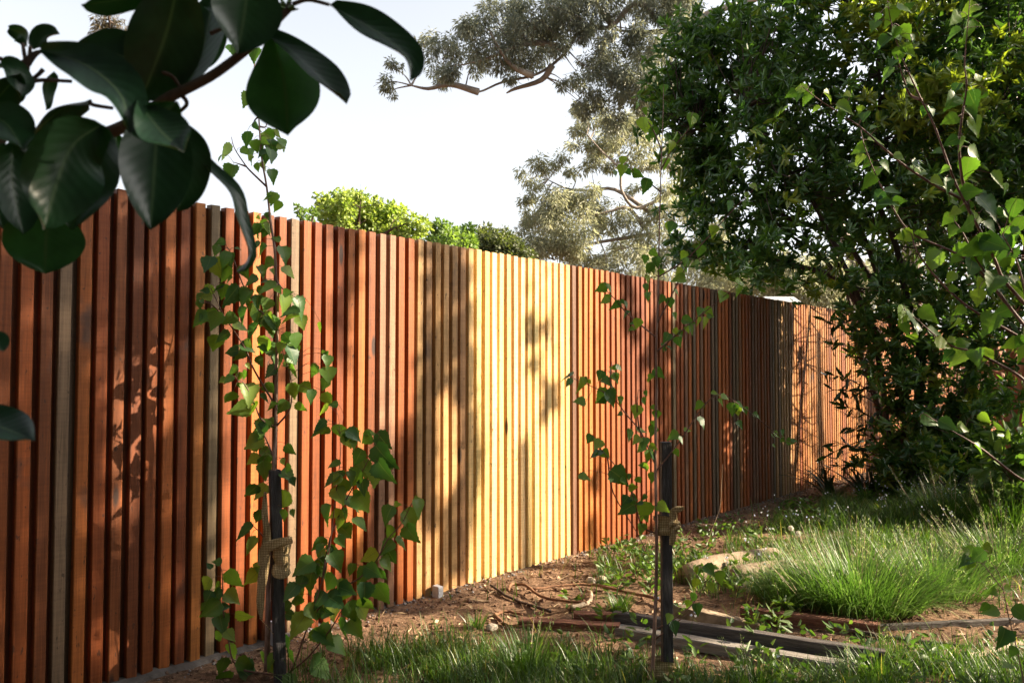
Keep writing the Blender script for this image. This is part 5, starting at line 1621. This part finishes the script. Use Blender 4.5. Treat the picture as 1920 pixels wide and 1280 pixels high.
# broad leaved weeds, flowers, seed heads
n = 2600
x = rng.uniform(0, 6.0, n); y = rng.uniform(2.9, 8.0, n)
px, py = project(np.stack([x, y, np.zeros(n)], 1))
ok = ((px > 1130) & (px < 1330) & (py > 1035) & (py < 1110)) | ((px > 1450) & (px < 1580) & (py > 955) & (py < 1000)) | ((py > 1215) & (px > 800) & (rng.random(n) < .35)) | ((px > 1400) & (px < 1560) & (py > 1165) & (py < 1200)) | ((px > 1300) & (px < 1520) & (py > 1070) & (py < 1120)) | ((px > 1000) & (px < 1900) & (py > 1120) & (py < 1230) & (rng.random(n) < .10)) | ((px > 1250) & (px < 1460) & (py > 985) & (py < 1035) & (rng.random(n) < .25))
P = np.stack([x, y, ground_h(x, y)], 1)[ok]
Ps, Ds = [], []
for p in P:
    k = 9
    a = rng.uniform(0, 2 * math.pi, k)
    hh = rng.uniform(0, .10, k)
    Ps.append(p + np.stack([np.cos(a) * .015, np.sin(a) * .015, hh], 1)); Ds.append(np.stack([np.cos(a), np.sin(a), rng.uniform(.1, .9, k)], 1))
P_, D_ = np.concatenate(Ps), np.concatenate(Ds)
v, f, t = leaf_cloud(P_, D_, rng.uniform(.03, .065, len(P_)), rng.uniform(.014, .028, len(P_)), True)
tag(put('weeds', mesh_from('weeds', v, f, M_WEED, False, t)), 'low broad leaved weeds among the grass', 'weeds', None, 'stuff')

n = 900
x = rng.uniform(.5, 6.5, n); y = rng.uniform(3.2, 8.6, n)
px, py = project(np.stack([x, y, np.zeros(n)], 1))
ok = ((px > 1540) & (px < 1900) & (py > 935) & (py < 1010)) | ((px > 1330) & (px < 1440) & (py > 1085) & (py < 1130)) | ((px > 1400) & (px < 1560) & (py > 990) & (py < 1030) & (rng.random(n) < .5)) | ((px > 1200) & (px < 1420) & (py > 1010) & (py < 1110) & (rng.random(n) < .2)) | ((py > 1210) & (rng.random(n) < .05) & (px > 700))
P = np.stack([x, y, ground_h(x, y)], 1)[ok]
Ps, Ds, mb = [], [], MB()
for p in P:
    h = random.uniform(.10, .24)
    e = p + np.array([random.gauss(0, .03), random.gauss(0, .03), h])
    mb.tube([p, e], [.0012, .0008], 3, False)
    for q in range(random.randint(1, 4)):
        c = e + rng.normal(0, .018, 3)
        a = np.linspace(0, 2 * math.pi, 6)[:5]
        Ps.append(np.repeat(c[None], 5, 0)); Ds.append(np.stack([np.cos(a), -.4 + 0 * a, np.sin(a)], 1))
mb.build('flower_stalks', M_WEED, None, kind='stuff')
bpy.data.objects['flower_stalks']['label'] = 'thin green stalks of the tiny pale flowers'
P_, D_ = np.concatenate(Ps), np.concatenate(Ds)
v, f, t = leaf_cloud(P_, D_, .0075, .0075, False, .05, np.repeat(rng.random(len(P_) // 5), 5))
tag(put('wildflowers', mesh_from('wildflowers', v, f, M_FLOWER, False, t)), 'tiny pale blue and white wildflowers in the shaded grass', 'flowers', None, 'stuff')
for (x, y, Y, yb, lab) in ((1483, 990, 5.9, 1030, 'round white dandelion clock on its stalk, left of two near the log'), (1497, 1000, 5.9, 1030, 'round white dandelion clock on its stalk, right of two near the log')):
    b = gnd(x, yb); c = at(x, y, b[1])
    t = thing('dandelion_clock', lab, 'dandelion', b, 'dandelion clocks')
    mb = MB(); mb.tube([b, (b + c) / 2 + np.array([.005, 0, 0]), c], [.002, .0018, .0015], 5); mb.build('stalk', M_WEED, t, True)
    k = 260
    d = unit(rng.normal(size=(k, 3)))
    crown('fluff', np.repeat(c[None], k, 0) + d * .008, d, .013, .004, M_FLUFF, t, False, None, 'stuff')
stk = [(1355, 870), (1353, 910), (1350, 950), (1338, 985), (1325, 1020)]
Yd = gnd(1325, 1030)[1]
pth = smooth_path([at(x, y, Yd + .0) for x, y in stk] + [gnd(1322, 1032)], 5)
mb = MB(); mb.tube(pth, lerp_r(.001, .0022, len(pth)), 5)
tag(mb.build('dry_stem', M_PALESTICK, None, True), 'single thin pale dry stem standing in front of the shaded slats', 'stem')

# ------------------------------------------------------------------ clods, mortar crumbs and litter on the soil
def clods(name, label, mat, P, S):
    base = np.array([[1, 0, 0], [0, 1, 0], [-1, 0, 0], [0, -1, 0], [0, 0, 1], [0, 0, -1], [.6, .6, .45], [-.6, .6, .4], [-.6, -.6, .45], [.6, -.6, .4]], float)
    f = np.array([[4, 0, 6], [4, 6, 1], [4, 1, 7], [4, 7, 2], [4, 2, 8], [4, 8, 3], [4, 3, 9], [4, 9, 0], [5, 6, 0], [5, 1, 6], [5, 7, 1], [5, 2, 7], [5, 8, 2], [5, 3, 8], [5, 9, 3], [5, 0, 9]])
    n = len(P)
    v = base[None] * rng.uniform(.6, 1.2, (n, 10, 1)) * S[:, None, None] * rng.uniform(.6, 1.3, (n, 1, 3))
    a = rng.uniform(0, 6.28, n); c, s = np.cos(a)[:, None], np.sin(a)[:, None]
    v = np.stack([v[..., 0] * c - v[..., 1] * s, v[..., 0] * s + v[..., 1] * c, v[..., 2]], -1) + P[:, None]
    Fs = (f[None] + (np.arange(n) * 10)[:, None, None]).reshape(-1, 3)
    tag(put(name, mesh_from(name, v.reshape(-1, 3), Fs, mat)), label, None, None, 'stuff')
n = 5200
s = rng.uniform(-.3, 9, n); q = np.abs(rng.normal(0, .55, n)) + .02
P = P0 + FD3 * s[:, None] + FN3 * q[:, None]
P[:, 2] = ground_h(P[:, 0], P[:, 1])
S = .004 + .014 * rng.random(n) ** 4
clods('soil_clods', 'crumbled brown soil clods along the fence', M_CLOD, P, S)
n = 1500
s = rng.uniform(-.3, 7, n); q = np.abs(rng.normal(0, .07, n)) + .01
P = P0 + FD3 * s[:, None] + FN3 * q[:, None]
P[:, 2] = ground_h(P[:, 0], P[:, 1])
clods('mortar_crumbs', 'grey mortar crumbs along the foot of the fence', M_MORTAR, P, .003 + .009 * rng.random(n) ** 3)
n = 15000
x = rng.uniform(-1.2, 5.5, n); y = 2.9 + 5.6 * rng.random(n) ** 1.4
P = np.stack([x, y, ground_h(x, y) + .006], 1)
px, py = project(P)
dd = (P - P0) @ FN3
ok = (dd > .03) & (rng.random(n) < np.where((px > 1400) & (py > 1100), 1.0, np.where((px > 850) & (px < 1300), .8, .35)))
P = P[ok]; n = len(P)
D = unit(np.stack([rng.normal(size=n), rng.normal(size=n), rng.normal(0, .22, n)], 1))
strw = rng.random(n) < .45
v, f, t = leaf_cloud(P, D, np.where(strw, rng.uniform(.05, .14, n), rng.uniform(.02, .05, n)), np.where(strw, .003, rng.uniform(.008, .02, n)), False, .1)
tag(put('leaf_litter', mesh_from('leaf_litter', v, f, M_LITTER, False, t)), 'dry leaves, straw and bark bits strewn over the soil', None, None, 'stuff')
